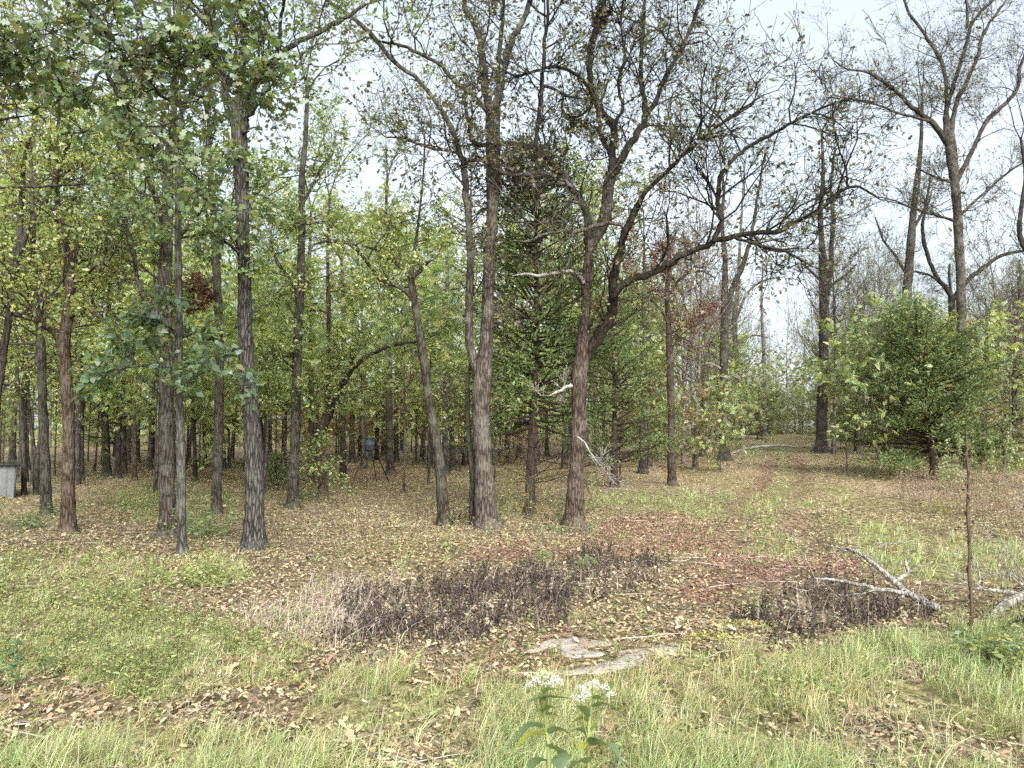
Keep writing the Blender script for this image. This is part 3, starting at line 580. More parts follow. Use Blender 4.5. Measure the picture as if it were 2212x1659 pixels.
# the great crooked oak right of centre
A = dict
traced_tree('oak_tree', 'great crooked oak right of centre with long bare limbs reaching right and left', (1239, 1137),
    [(1239, 1137, 46), (1243, 1060, 36), (1247, 993, 31), (1251, 888, 32), (1251, 819, 35), (1258, 767, 33), (1265, 680, 23), (1268, 593, 23), (1273, 555, 24), (1276, 520, 26)],
    [A(p=[(1262, 778, 28.3), (1275, 752, 26.0), (1299, 715, 24.8), (1318, 690, 23.6), (1323, 650, 22.4), (1325, 622, 21.2), (1331, 576, 18.9), (1337, 555, 17.7), (1351, 503, 15.3), (1372, 455, 15.3), (1388, 425, 10.6), (1410, 399, 9.4), (1449, 364, 9.4), (1475, 333, 8.3), (1544, 278, 7.1), (1590, 243, 5.9), (1650, 205, 3.5)], dy=-1.6, sub=(27, 1.65, 2), tint=(0.50, 0.43, 0.38), label='right-hand stem curving up'),
     A(p=[(1326, 640, 18.9), (1336, 624, 17.7), (1362, 604, 16.5), (1396, 593, 15.3), (1431, 579, 14.2), (1475, 552, 14.2), (1510, 538, 13.0), (1544, 520, 13.0), (1583, 510, 11.8), (1631, 503, 10.6), (1683, 500, 10.6), (1718, 479, 9.4), (1760, 462, 8.3), (1787, 437, 8.3), (1822, 410, 7.1), (1850, 403, 5.9), (1874, 413, 4.7), (1900, 430, 3.5)], y0=-.7, dy=-1.4, wob=.05, sub=(24, 1.65, 2), tint=(0.43, 0.41, 0.37), label='long dark limb reaching right'),
     A(p=[(1540, 522, 10.6), (1558, 486, 11.8), (1552, 460, 11.8), (1550, 434, 11.8), (1558, 378, 10.6), (1583, 347, 9.4), (1614, 319, 8.3), (1683, 281, 7.1), (1746, 246, 5.9), (1805, 222, 4.7), (1840, 212, 3.5)], y0=-1.5, dy=-.9, sub=(22, 1.54, 2), tint=(0.38, 0.37, 0.35)),
     A(p=[(1583, 512, 7.1), (1614, 521, 7.1), (1655, 534, 7.1), (1690, 541, 5.9), (1725, 559, 4.7), (1753, 573, 3.5)], y0=-1.5, dy=-.3, sub=(9, 1.10, 2), tint=(0.43, 0.42, 0.40)),
     A(p=[(1276, 530, 21.2), (1272, 500, 20.1), (1266, 455, 17.7), (1254, 428, 15.3), (1240, 410, 15.3), (1216, 378, 14.2), (1188, 347, 13.0), (1157, 319, 13.0), (1119, 312, 10.6), (1098, 309, 10.6), (1062, 313, 10.6), (1025, 312, 10.6), (1018, 290, 10.6)], dy=-1.0, sub=(19, 1.32, 2), tint=(0.48, 0.47, 0.45), label='limb arching left'),
     A(p=[(1238, 405, 10.6), (1215, 386, 9.4), (1188, 378, 9.4), (1147, 375, 8.3), (1101, 378, 8.3), (1067, 361, 8.3), (1035, 347, 7.1), (1008, 347, 7.1), (987, 330, 5.9), (945, 323, 5.9), (904, 312, 4.7), (869, 298, 4.7), (834, 297, 3.5)], y0=-.7, dy=-1.0, sub=(22, 1.32, 2), tint=(1.15, 1.12, 1.08)),
     A(p=[(1235, 400, 9.4), (1200, 396, 8.3), (1160, 402, 7.1), (1120, 405, 5.9), (1080, 395, 4.7), (1050, 388, 3.5)], y0=-.5, dy=.6, sub=(14, 1.10, 2), tint=(1.15, 1.15, 1.1)),
     A(p=[(1157, 322, 9.4), (1160, 290, 9.4), (1162, 260, 9.4), (1169, 208, 8.3), (1171, 149, 9.4), (1177, 100, 8.3), (1182, 50, 7.1), (1184, -10, 5.9), (1186, -110, 3.5)], y0=-.8, dy=-.4, sub=(16, 1.32, 2), tint=(0.43, 0.42, 0.43)),
     A(p=[(1172, 150, 7.1), (1150, 155, 7.1), (1125, 163, 5.9), (1105, 163, 5.9), (1085, 150, 3.5)], y0=-1.0, dy=-.3, sub=(8, 0.99, 2), tint=(0.43, 0.42, 0.43)),
     A(p=[(1172, 148, 7.1), (1200, 145, 7.1), (1223, 149, 7.1), (1258, 174, 7.1), (1278, 201, 8.3), (1290, 220, 9.4)], y0=-1.0, dy=.8, sub=(9, 0.99, 2), tint=(0.43, 0.42, 0.43)),
     A(p=[(1165, 180, 5.9), (1185, 188, 7.1), (1212, 200, 7.1), (1225, 208, 5.9), (1250, 212, 4.7)], y0=-.8, dy=.2, sub=(5, 0.88, 2), tint=(0.43, 0.42, 0.43)),
     A(p=[(1216, 208, 5.9), (1212, 230, 5.9), (1222, 250, 5.9), (1245, 254, 5.9), (1262, 240, 5.9), (1275, 232, 4.7)], y0=-.6, dy=.2, sub=(7, 0.77, 2), tint=(0.56, 0.55, 0.52)),
     A(p=[(1277, 530, 26.0), (1292, 500, 27.1), (1308, 469, 27.1), (1312, 430, 26.0), (1314, 399, 26.0), (1320, 370, 26.0)], y0=.1, dy=.5, sub=(4, 1.10, 2), tint=(1.05, 1.0, .98), label='main stem continuing upward'),
     A(p=[(1318, 385, 18.9), (1322, 345, 16.5), (1324, 312, 16.5), (1327, 276, 16.5), (1313, 256, 15.3), (1299, 239, 14.2), (1284, 208, 13.0), (1275, 165, 13.0), (1273, 139, 14.2), (1277, 97, 15.3), (1292, 56, 14.2), (1306, 5, 10.6), (1318, -90, 7.1), (1325, -200, 4.7)], y0=.5, dy=-.5, sub=(16, 1.43, 2), tint=(0.38, 0.37, 0.38)),
     A(p=[(1324, 380, 18.9), (1341, 347, 17.7), (1358, 312, 16.5), (1372, 293, 15.3), (1383, 278, 15.3), (1396, 243, 15.3), (1391, 220, 11.8), (1386, 194, 10.6), (1385, 140, 9.4), (1386, 104, 8.3), (1393, 17, 7.1), (1396, -90, 4.7)], y0=.5, dy=.6, sub=(16, 1.43, 2), tint=(0.46, 0.45, 0.45)),
     A(p=[(1394, 248, 13.0), (1414, 226, 11.8), (1431, 180, 10.6), (1452, 142, 9.4), (1474, 104, 8.3), (1500, 40, 7.1), (1525, -50, 4.7)], y0=1.0, dy=-.8, sub=(16, 1.54, 2), tint=(0.46, 0.45, 0.46)),
     A(p=[(1335, 360, 10.6), (1318, 330, 11.8), (1302, 300, 11.8), (1295, 264, 10.6), (1290, 230, 7.1)], y0=.9, dy=.8, sub=(8, 1.10, 2), tint=PALEB),
     A(p=[(1327, 274, 8.3), (1345, 230, 7.1), (1335, 180, 7.1), (1350, 120, 5.9), (1342, 60, 4.7), (1348, -20, 3.5)], y0=.4, dy=-.9, sub=(14, 1.32, 2), tint=(0.43, 0.43, 0.46)),
     A(p=[(1262, 612, 10.6), (1248, 596, 9.4), (1232, 583, 9.4), (1206, 590, 8.3), (1180, 592, 8.3), (1164, 595, 7.1), (1129, 592, 5.9), (1110, 595, 4.7), (1106, 596, 1.2)], dy=-.9, mat=M_PALE, tint=GREYB, sub=(0, 0.00, 2), leaf=False, label='pale barkless broken branch'),
     A(p=[(1345, 488, 9.4), (1325, 480, 9.4), (1306, 482, 9.4), (1280, 490, 9.4), (1258, 496, 8.3), (1236, 503, 8.3), (1215, 498, 7.1), (1199, 500, 7.1), (1171, 507, 5.9), (1143, 521, 5.9), (1120, 520, 3.5)], y0=-1.2, dy=-.4, tint=(1.4, 1.42, 1.35), sub=(9, 0.99, 2), keep=0, leaf=False, label='pale lichened dead branch'),
     A(p=[(1248, 829, 8.3), (1230, 835, 8.3), (1212, 843, 7.1), (1188, 854, 4.7), (1186, 855, 1.2)], dy=-.6, mat=M_PALE, tint=GREYB, sub=(3, 0.33, 2), leaf=False, label='pale broken stub'),
     A(p=[(1243, 940, 2.9), (1262, 955, 3.5), (1280, 985, 3.5), (1297, 1005, 2.4)], y0=-.45, dy=-.3, mat=M_PALE, tint=GREYB, sub=(3, 0.44, 2), leaf=False, label='thin pale dead twig')],
    tint=(1.08, .92, .84), pal=PAL_OL + [(.16, .155, .05)], per=.36, size=.115, tmpl=LEAF_OAK_S, tsub=(2, .8, 2, .5), top=(0, 0, 0.0), kids=(5, 6, 4.7))
# cedars
def cedar(name, label, base, topv, halfw, lowv, w, pal=PAL_CEDAR, n=90, lean=0, dens=1.0, Y=None, group=None, dead=0, droop=-.12, flatten=1.0, tint=(1, 1, 1), crownshape=.7, spray=(.08, .17)):
    b = G(*base) if Y is None else None
    if Y is None: Y = b[1]
    else: q = P(base[0], base[1], Y); b = np.array([q[0], Y, float(hgt(q[0], Y))])
    root = empty(name, b); tag(root, label, 'cedar tree', group)
    topp = P(base[0] + lean, topv, Y); lowp = P(base[0], lowv, Y); H = topp[2] - b[2]; r0 = w / F0 * Y / 2
    s = np.linspace(0, 1, 14); pt = b + (topp - b) * s[:, None]; pt[:, 0] += .05 * np.sin(s * 7 + base[0]); pt[0, 2] -= .1
    rd = r0 * (1 - .9 * s) * (1 + .5 * np.exp(-s * H / .2))
    tm = MB(); sm = smooth_path(np.column_stack([pt, rd]), 28); tubes(tm, sm[None, :, :3], sm[None, :, 3], 9, lump=.12)
    hw = halfw / F0 * Y; z0 = (lowp[2] - b[2]) / H; cm_ = MB(); paths = []; T = []; D = []
    for k in range(n):
        t = z0 + (1 - z0) * (k + R.random()) / n; tt = (t - z0) / (1 - z0)
        L = hw * (1 - tt) ** crownshape * R.uniform(.6, 1.12) + .12; az = R.uniform(0, 2 * pi); q = b + (topp - b) * t
        el = droop + .65 * tt + R.uniform(-.2, .45); d = np.array([cos(az) * cos(el), sin(az) * cos(el), sin(el)])
        m_ = 6; bp_ = q + d * np.linspace(0, L, m_)[:, None]; bp_[:, 2] += .10 * L * np.linspace(0, 1, m_) ** 2 + rng.normal(size=m_) * .03
        paths.append((bp_, np.linspace(.012 + .012 * L, .005, m_), 4))
        for c in range(int((6 + L * 9) * dens)):
            f = R.uniform(.25, 1.0) ** .8; base_ = q + d * L * f; base_[2] += .1 * L * f * f
            sd_ = nrm(np.array([-d[1], d[0], 0]) * R.choice((-1, 1)) * R.uniform(.3, 1) + d * R.uniform(.3, 1) + np.array([0, 0, R.uniform(-.5, .75)]))
            sl_ = (.16 + .34 * L * (1 - f) + .1 * R.random()) * R.uniform(.7, 1.2)
            for e in np.arange(.03, sl_, .042 / max(dens, .5)):
                T.append(base_ + sd_ * e + np.array([R.gauss(0, .05), R.gauss(0, .05), R.gauss(0, .05) - .1 * e * e])); D.append(sd_)
    T = np.array(T); D = np.array(D); n_ = len(T)
    leaves(cm_, T, rng.uniform(*spray, n_), pick(pal, n_, .22), LEAF_SPRAY, D + rng.normal(size=(n_, 3)) * .55)
    for k in range(dead):
        t = R.uniform(.08, z0 + .25); az = R.uniform(0, 2 * pi); q = b + (topp - b) * t; L = R.uniform(.4, 1.0) * hw; el = R.uniform(-.1, .45)
        grow(paths, [], tuple(q), (cos(az) * cos(el), sin(az) * cos(el), sin(el)), L, .016, 1, 2, gn=.12, kids=(3, 4))
    flush(tm, paths); to = tm.build('trunk', M_CEDAR, root); to.color = (*tint, 1)
    cm_.build('crown', M_NEEDLE, root); return root
LEAF_SPRAY = (np.array([(0, -.03, 0), (.45, -.2, .03), (1, 0, -.08), (.5, .17, .04)], float), np.array([(0, 1, 2, 3)]))
cedar('cedar_tree', 'tall dark cedar with bare dead lower branches between the two big central oaks', (1148, 1112), 330, 190, 925, 22, n=170, dead=40, lean=14, dens=.68, spray=(.09, .19), pal=PAL_CEDAR + PAL_CEDB[:1], crownshape=.32)
cedar('cedar_tree', 'low bushy cedar spilling green right behind the great crooked oak', (1330, 1052), 640, 150, 1010, 16, n=110, dens=.6, dead=8, lean=-10, crownshape=.4)
cedar('cedar_tree', 'wide bright green cedar beside the track, right side', (2018, 1036), 690, 205, 985, 18, pal=PAL_CEDB + PAL_CEDAR, n=165, dens=.7, spray=(.10, .2), lean=-40, dead=14, crownshape=.36)
cedar('cedar_tree', 'slender cedar with thin level branches at the right picture edge', (2188, 1010), 560, 120, 960, 13, pal=PAL_CEDAR + PAL_CEDB[:1], n=90, dens=.5, lean=14, dead=10)
cedar('cedar_tree', 'dark cedar with blue-green top behind the twin-stemmed oak', (1010, 1005), 330, 150, 720, 16, n=90, dens=.35, pal=PAL_CEDB, lean=10, crownshape=.35)
cedar('cedar_tree', 'cedar clump filling the gap right of the wide bright green cedar', (2120, 1000), 640, 150, 975, 14, n=80, dens=.5, pal=PAL_CEDAR, lean=10)
cedar('cedar_tree', 'small cedar left of the track beside a mossy-footed trunk', (1520, 985), 800, 90, 975, 12, n=60, dens=.5, pal=PAL_CEDAR)
cedar('cedar_tree', 'dark round cedar at the far end of the track', (1640, 948), 830, 75, 940, 10, n=60, dens=.4, pal=PAL_CEDAR, crownshape=.4)
cedar('cedar_tree', 'tiny dark green cedar seedling beside the leafy-sprouted trunk', (598, 1058), 990, 26, 1050, 4, n=40, dens=.7, pal=PAL_CEDAR)
cedar('cedar_tree', 'cedar sapling between the wide bright green cedar and the vine-bottomed trunk', (1850, 975), 770, 80, 960, 9, n=60, dens=.45, pal=PAL_CEDAR)
cedar('cedar_tree', 'shadowy cedar behind the thin stems before the far clearing', (250, 985), 800, 120, 970, 9, n=70, dens=.35, pal=PAL_CEDAR, crownshape=.4)
# right-hand trees
traced_tree('oak_tree', 'slim dark trunk with rust-red leaves, right of the great crooked oak', (1452, 1048),
    [(1452, 1048, 20), (1450, 960, 16), (1450, 888, 15), (1447, 784, 15), (1445, 715, 14), (1441, 640, 11), (1445, 560, 8), (1440, 470, 5)],
    [dict(p=[(1445, 700, 6), (1420, 660, 5), (1390, 640, 4), (1350, 650, 3)], dy=-.7, pal=PAL_RED, per=1.3, sub=(9, 1.1, 2), leaflabel='rust-red leaves'),
     dict(p=[(1442, 640, 6), (1470, 600, 5), (1510, 585, 4), (1545, 600, 3)], dy=-.5, pal=PAL_RED, per=1.3, sub=(9, 1.1, 2), leaflabel='rust-red leaves'),
     dict(p=[(1448, 760, 4), (1475, 720, 3), (1520, 690, 3)], dy=.4, pal=PAL_RED, per=2.0, sub=(8, 1.0, 2), leaflabel='rust-red leaves'),
     dict(p=[(1443, 620, 5), (1420, 570, 4), (1400, 530, 3)], dy=.5, pal=PAL_RED, per=2.2, sub=(8, 1.0, 2), leaflabel='rust-red leaves'),
     dict(p=[(1448, 840, 4), (1420, 850, 3), (1370, 870, 2.5)], dy=-.6, pal=PAL_BR + PAL_YG[:2], per=1.2, sub=(6, .7, 2), leaflabel='sparse rusty leaves')],
    tint=(.9, .75, .7), pal=PAL_RED, per=1.6, size=.12, tsub=(4, .9, 2, .5), top=(2, 1.6, 2))
traced_tree('tree', 'short dark trunk half hidden by the bushy cedar', (1389, 1022), [(1389, 1022, 18), (1388, 970, 14), (1387, 880, 11), (1386, 780, 9), (1390, 640, 6), (1392, 520, 4)], tint=(.6, .58, .55), tsub=(6, 1, 2, .4), per=.8, pal=PAL_OL)
traced_tree('oak_tree', 'dark trunk with mossy black foot left of the leaf-strewn track', (1565, 995),
    [(1565, 995, 27), (1564, 940, 21), (1564, 854, 19), (1564, 780, 18), (1565, 715, 17), (1565, 645, 16), (1566, 560, 11), (1560, 480, 8), (1565, 400, 6)],
    [dict(p=[(1568, 680, 13), (1576, 645, 13), (1590, 604, 12), (1603, 576, 11), (1618, 530, 9), (1630, 470, 7), (1640, 400, 5), (1655, 330, 4)], dy=-.8, sub=(10, 1.4, 2)),
     dict(p=[(1562, 800, 6), (1535, 785, 5), (1510, 790, 4)], dy=-.5, mat=M_PALE, sub=(3, .6, 2), leaf=False)],
    tint=(.72, .72, .68), pal=PAL_OL, per=.5, size=.10, tsub=(5, 1.3, 2, .5), top=(2, 2.2, 2))
traced_tree('tree', 'pale straight trunk close right of the mossy-footed dark trunk', (1584, 950), [(1584, 950, 15), (1586, 871, 13), (1587, 770, 13), (1587, 680, 12), (1594, 620, 9), (1600, 500, 6), (1606, 400, 4)],
    [dict(p=[(1588, 700, 5), (1610, 640, 5), (1640, 610, 4), (1680, 600, 3)], dy=-.6, sub=(7, 1.1, 2)), dict(p=[(1588, 750, 4), (1620, 725, 4), (1660, 730, 3)], dy=-.5, sub=(6, 1.0, 2))], tint=(1.5, 1.48, 1.4), pal=PAL_GREY, per=.5, tsub=(6, 1.2, 2, .4))
traced_tree('tree', 'thin whitish stem at the head of the leaf-strewn track', (1652, 942), [(1652, 942, 8), (1652, 860, 7.5), (1649, 750, 7), (1645, 663, 5), (1648, 570, 3)], tint=(1.6, 1.58, 1.5), pal=PAL_GREY, per=.6, tsub=(12, 1.2, 2, .3), top=(2, 1.6, 2))
traced_tree('tree', 'thin pale stem leaning right beside the small cedar', (1508, 965), [(1508, 965, 9), (1516, 880, 8), (1526, 830, 8), (1541, 788, 7), (1560, 740, 4)], tint=(1.6, 1.6, 1.5), pal=PAL_GREY, per=.4, tsub=(5, .8, 2, .4), top=(1, 1.2, 2))
traced_tree('oak_tree', 'dark double trunk with bushy base right of the leaf-strewn track', (1774, 977),
    [(1774, 977, 27), (1775, 900, 21), (1777, 819, 20), (1779, 740, 20), (1780, 680, 21), (1780, 593, 23), (1776, 540, 14), (1772, 460, 11), (1778, 380, 8), (1775, 280, 5)],
    [dict(p=[(1785, 640, 13), (1792, 593, 12), (1796, 540, 11), (1800, 470, 9), (1795, 400, 7), (1805, 320, 5)], dy=.6, sub=(10, 1.5, 2)),
     dict(p=[(1778, 610, 7), (1755, 590, 6), (1735, 570, 4), (1700, 580, 3)], dy=-.6, sub=(6, 1.1, 2)), dict(p=[(1788, 620, 7), (1820, 600, 6), (1850, 570, 4)], dy=-.6, sub=(6, 1.1, 2))],
    tint=(.78, .75, .72), pal=PAL_OL + PAL_YG, per=.7, size=.10, tsub=(12, 1.1, 2, .12), top=(2, 2.2, 2))
traced_tree('oak_tree', 'grey trunk rising behind the wide bright green cedar', (1946, 994),
    [(1946, 994, 24), (1948, 900, 21), (1952, 790, 20), (1954, 708, 19), (1961, 611, 18), (1968, 520, 17), (1975, 440, 14), (1982, 382, 12), (1990, 300, 8), (1992, 200, 5)],
    [dict(p=[(1962, 600, 8), (1940, 560, 6), (1910, 520, 5), (1890, 470, 3)], dy=.6, sub=(9, 1.4, 2)), dict(p=[(1970, 500, 8), (2000, 440, 6), (2010, 380, 4)], dy=-.6, sub=(8, 1.3, 2))],
    tint=(1.0, .96, .95), pal=PAL_OL, per=.45, size=.10, tsub=(5, 1.3, 2, .5), top=(2, 2.4, 2))
traced_tree('oak_tree', 'tall spreading bare-limbed oak filling the upper right sky', (2088, 1012),
    [(2088, 1012, 25.2), (2085, 920, 21.8), (2082, 830, 19.3), (2079, 750, 18.5), (2075, 611, 17.6), (2072, 555, 17.6), (2068, 451, 18.5), (2061, 382, 20.2), (2053, 312, 22.7), (2050, 285, 20.2)],
    [dict(p=[(2052, 318, 15.1), (2030, 285, 12.6), (2006, 257, 10.9), (1975, 236, 9.2), (1940, 201, 8.4), (1909, 177, 7.6), (1867, 153, 5.9), (1830, 150, 4.2), (1800, 130, 2.5)], dy=-1.2, sub=(21, 1.80, 2), tint=(.72, .7, .68)),
     dict(p=[(2012, 262, 6.7), (1985, 256, 5.9), (1961, 250, 5.9), (1919, 236, 5.0), (1881, 222, 5.0), (1843, 215, 4.2), (1800, 205, 2.5)], y0=-.4, dy=.9, sub=(17, 1.68, 2)),
     dict(p=[(2048, 295, 10.9), (2044, 220, 9.2), (2041, 156, 8.4), (2023, 114, 7.6), (1989, 62, 6.7), (1961, 21, 5.9), (1940, -60, 4.2)], dy=.8, sub=(18, 1.80, 2), tint=(.9, .9, .95)),
     dict(p=[(2042, 300, 10.9), (2044, 243, 10.1), (2065, 167, 9.2), (2086, 104, 8.4), (2094, 65, 7.6), (2110, 35, 6.7), (2145, 0, 5.0), (2180, -50, 3.4)], dy=-.9, sub=(18, 1.80, 2), tint=(.7, .68, .7)),
     dict(p=[(2055, 295, 11.8), (2065, 226, 10.1), (2093, 167, 8.4), (2117, 104, 7.6), (2122, 76, 6.7), (2148, 35, 5.9), (2169, 7, 5.0), (2200, -60, 3.4)], dy=.9, sub=(18, 1.80, 2)),
     dict(p=[(2088, 60, 5.9), (2090, 20, 5.9), (2085, -40, 4.2), (2090, -120, 2.5)], y0=-.7, dy=-.3, sub=(10, 1.56, 2)),
     dict(p=[(2063, 400, 11.8), (2090, 345, 10.1), (2112, 300, 9.2), (2131, 260, 9.2), (2166, 229, 8.4), (2197, 194, 7.6), (2205, 139, 6.7), (2235, 90, 5.0)], dy=-.9, sub=(18, 1.80, 2), tint=(.85, .82, .8)),
     dict(p=[(2070, 470, 6.7), (2100, 440, 5.9), (2140, 405, 5.0), (2180, 370, 4.2), (2230, 340, 2.5)], dy=-.8, sub=(13, 1.56, 2)),
     dict(p=[(2066, 480, 6.7), (2040, 470, 5.9), (2010, 462, 5.0), (1970, 450, 4.2), (1930, 432, 3.4), (1890, 425, 2.5)], dy=-.8, sub=(15, 1.56, 2), tint=(.72, .7, .68)),
     dict(p=[(2058, 395, 7.6), (2035, 388, 5.9), (2010, 378, 5.0), (1985, 365, 3.4)], dy=.7, sub=(10, 1.44, 2))],
    tint=(1.0, .97, .95), pal=PAL_OL + PAL_GREY[:1], per=.55, size=.11, tmpl=LEAF_OAK_S, tsub=(3, 1.0, 2, .6), top=(0, 0, 0.0), kids=(6, 6, 3.4))
traced_tree('oak_tree', 'black-stemmed tree forking wide beside the spreading bare-limbed oak', (2090, 980),
    [(2090, 980, 17.6), (2082, 900, 16.0), (2070, 820, 15.1), (2062, 770, 14.3), (2059, 700, 13.4), (2055, 640, 13.4)],
    [dict(p=[(2056, 645, 10.9), (2043, 622, 10.1), (2027, 604, 9.2), (2013, 576, 8.4), (1999, 535, 8.4), (1992, 490, 7.6), (2000, 455, 5.0), (2012, 420, 3.4)], dy=-.7, sub=(13, 1.44, 2)),
     dict(p=[(2060, 645, 10.9), (2079, 618, 10.1), (2100, 597, 9.2), (2128, 576, 8.4), (2159, 553, 7.6), (2194, 545, 6.7), (2230, 535, 5.0), (2280, 500, 3.4)], dy=-.8, sub=(13, 1.44, 2)),
     dict(p=[(2030, 608, 5.0), (2000, 592, 5.0), (1965, 588, 4.2), (1945, 605, 3.4)], dy=-.5, sub=(7, 1.20, 2)), dict(p=[(2056, 640, 6.7), (2050, 600, 5.9), (2052, 570, 4.2)], dy=.5, sub=(7, 1.32, 2))],
    tint=(.42, .42, .42), pal=PAL_OL, per=.5, size=.1, top=(0, 0, 0.0))
traced_tree('oak_tree', 'dark crooked limb tree entering from the right picture edge', (2290, 1060),
    [(2290, 1060, 22), (2275, 900, 18), (2258, 760, 16), (2240, 640, 14), (2225, 560, 12), (2203, 510, 10), (2206, 450, 9), (2215, 380, 7), (2205, 300, 5)],
    [dict(p=[(2232, 600, 8), (2260, 540, 7), (2300, 480, 5)], dy=.5)], tint=(.5, .5, .5), pal=PAL_OL, per=.5, top=(2, 2, 2))
# oak standing outside the left edge: only its overhanging limbs are in the picture
traced_tree('oak_tree', 'near oak limbs with large dark lobed leaves hanging in at the upper left', (-260, 1310),
    [(-260, 1310, 80), (-265, 1000, 66), (-262, 700, 60), (-250, 350, 54), (-230, 60, 46), (-225, -200, 38)],
    [dict(p=[(-230, 70, 34), (-120, -40, 26), (20, -70, 20), (120, -50, 16), (174, 0, 14), (208, 35, 14), (236, 83, 14), (280, 105, 11), (302, 121, 10), (312, 156, 9), (347, 205, 8), (380, 219, 6), (410, 222, 4)], dy=.4, wob=0, sub=(20, .75, 2)),
     dict(p=[(236, 83, 12), (232, 120, 10), (228, 146, 10), (250, 194, 9), (275, 230, 8), (298, 260, 7), (354, 302, 6), (385, 344, 4)], y0=.3, dy=-.3, sub=(11, .6, 2)),
     dict(p=[(228, 146, 7), (210, 160, 6), (205, 180, 5), (180, 200, 3)], y0=.3, dy=-.2, sub=(5, .5, 2)),
     dict(p=[(120, -50, 10), (230, -60, 8), (285, 0, 7), (303, 50, 6), (318, 100, 5), (370, 130, 4), (430, 150, 3)], y0=.3, dy=-.2, sub=(13, .6, 2)),
     dict(p=[(-230, 180, 24), (-120, 130, 16), (-30, 120, 10), (30, 100, 6), (70, 140, 4)], dy=-.3, sub=(12, .7, 2)),
     dict(p=[(-235, 350, 20), (-140, 320, 14), (-60, 290, 9), (0, 260, 6), (60, 250, 3)], dy=.2, sub=(11, .7, 2)),
     dict(p=[(318, 100, 4), (400, 90, 4), (470, 150, 3), (520, 190, 3)], y0=.2, dy=.3, sub=(10, .6, 2))],
    tint=(.6, .6, .6), pal=PAL_DK + PAL_OL[:2] + PAL_MID[:2], per=.62, size=.16, tmpl=LEAF_OAK, top=(2, 2.5, 2), kids=(4, 4, 4), clump=.07)

# ------------------------------------------------------------------ woods behind: one tree of each kind, then copies that differ in size and turn
def free_tree(name, H, r, crown_lo, spread, nl, pal, per, size, kids=(4, 4, 4), tint=(1, 1, 1), tmpl=LEAF_SPRIG, keep=1.0, gn=.2, lv=2, up=.08, clump=.10, fork=True, mat=None):
    root = empty(name, (0, 0, -500)); o = np.zeros(3)
    s = np.linspace(0, 1, 14); ax, ay = R.gauss(0, .03), R.gauss(0, .03)
    pt = np.column_stack([ax * H * s + .09 * np.sin(s * 6 + R.uniform(0, 6)) * s * H / 8, ay * H * s + .09 * np.sin(s * 5 + R.uniform(0, 6)) * s * H / 8, H * s - .15])
    rd = r * (1 - .86 * s) * (1 + .6 * np.exp(-s * H / .25))
    m_ = MB(); sm = smooth_path(np.column_stack([pt, rd]), 24); tubes(m_, sm[None, :, :3], sm[None, :, 3], 8, lump=.12)
    paths = []; tips = []
    for k in range(nl):
        t = crown_lo + (1 - crown_lo) * ((k + R.random()) / nl) ** .85; t = min(t, .985); i = t * 13; j = min(int(i), 12); q = pt[j] + (pt[j + 1] - pt[j]) * (i - j)
        az = k * 2.4 + R.uniform(-.5, .5); el = R.uniform(.1, .75) + .4 * t; L = spread * (1 - .55 * (t - crown_lo) / (1 - crown_lo)) * R.uniform(.6, 1.15)
        grow(paths, tips, tuple(q), unit(cos(az) * cos(el), sin(az) * cos(el), sin(el)), L, min(r * (1 - .8 * t) * .6, .02 + L * .012), 2 - lv, 2, gn=gn, up=up, kids=kids)
    flush(m_, paths); c = MB(); leafset(c, tips, per, size, pal, tmpl, keep, clump)
    off = np.array([0, 0, -500.]); m_.v = [q + off for q in m_.v]; c.v = [q + off for q in c.v]
    tr_ = m_.build('trunk', mat or M_BARK, root); tr_.color = (*tint, 1)
    if c.n: c.build('crown', M_LEAF, root)
    return root
def copy_tree(root, tint=None):
    r = root.copy(); COL.objects.link(r)
    for ch in root.children:
        c = ch.copy(); COL.objects.link(c); c.parent = r; c.matrix_parent_inverse = ch.matrix_parent_inverse
        if tint is not None and ch.name.startswith('trunk'): c.color = (*tint, 1)
    return r
used = set()
def put(proto, x, y, sc, rz, label, cat, group, tint=None):
    if proto.name in used: o = copy_tree(proto, tint)
    else:
        o = proto; used.add(proto.name)
    o.location = (x, y, float(hgt(x, y)) - .03); o.scale = (sc, sc, sc * R.uniform(.92, 1.1)); o.rotation_euler = (0, 0, rz); tag(o, label, cat, group); return o

PAL_BACK = [(0.3669, 0.4299, 0.1433), (0.2712, 0.3509, 0.1147), (0.4626, 0.5, 0.1911), (0.2233, 0.307, 0.1051), (0.4147, 0.4825, 0.172)]
PAL_AUT = [(0.364, 0.221, 0.104), (0.312, 0.169, 0.0975), (0.39, 0.286, 0.117), (0.286, 0.208, 0.117)]
PAL_GOLD = [(0.416, 0.338, 0.104), (0.351, 0.312, 0.0975), (0.286, 0.273, 0.091)]
leafy = [free_tree('broadleaf_tree', R.uniform(12, 16), R.uniform(.13, .2), .38, 4.4, 19, pl, pr * .3, .33, tint=tn) for pl, pr, tn in
         ((PAL_BACK, 6, (.85, .82, .76)), (PAL_BACK, 5, (1.05, 1, .95)), (PAL_MID + PAL_BACK, 6, (.75, .72, .68)), (PAL_BACK, 4, (1, .9, .8)), (PAL_BACK + PAL_GOLD, 5, (.8, .8, .75)))]
under = [free_tree('understory_tree', R.uniform(5, 8), R.uniform(.04, .07), .33, 2.5, 16, pl, pr * .3, .30, tint=tn, lv=2, up=.02) for pl, pr, tn in
         ((PAL_BACK, 4.5, (.8, .8, .75)), (PAL_BACK + PAL_GOLD, 4, (1, .95, .9)), (PAL_BACK + PAL_MID, 4.5, (.8, .75, .7)))]
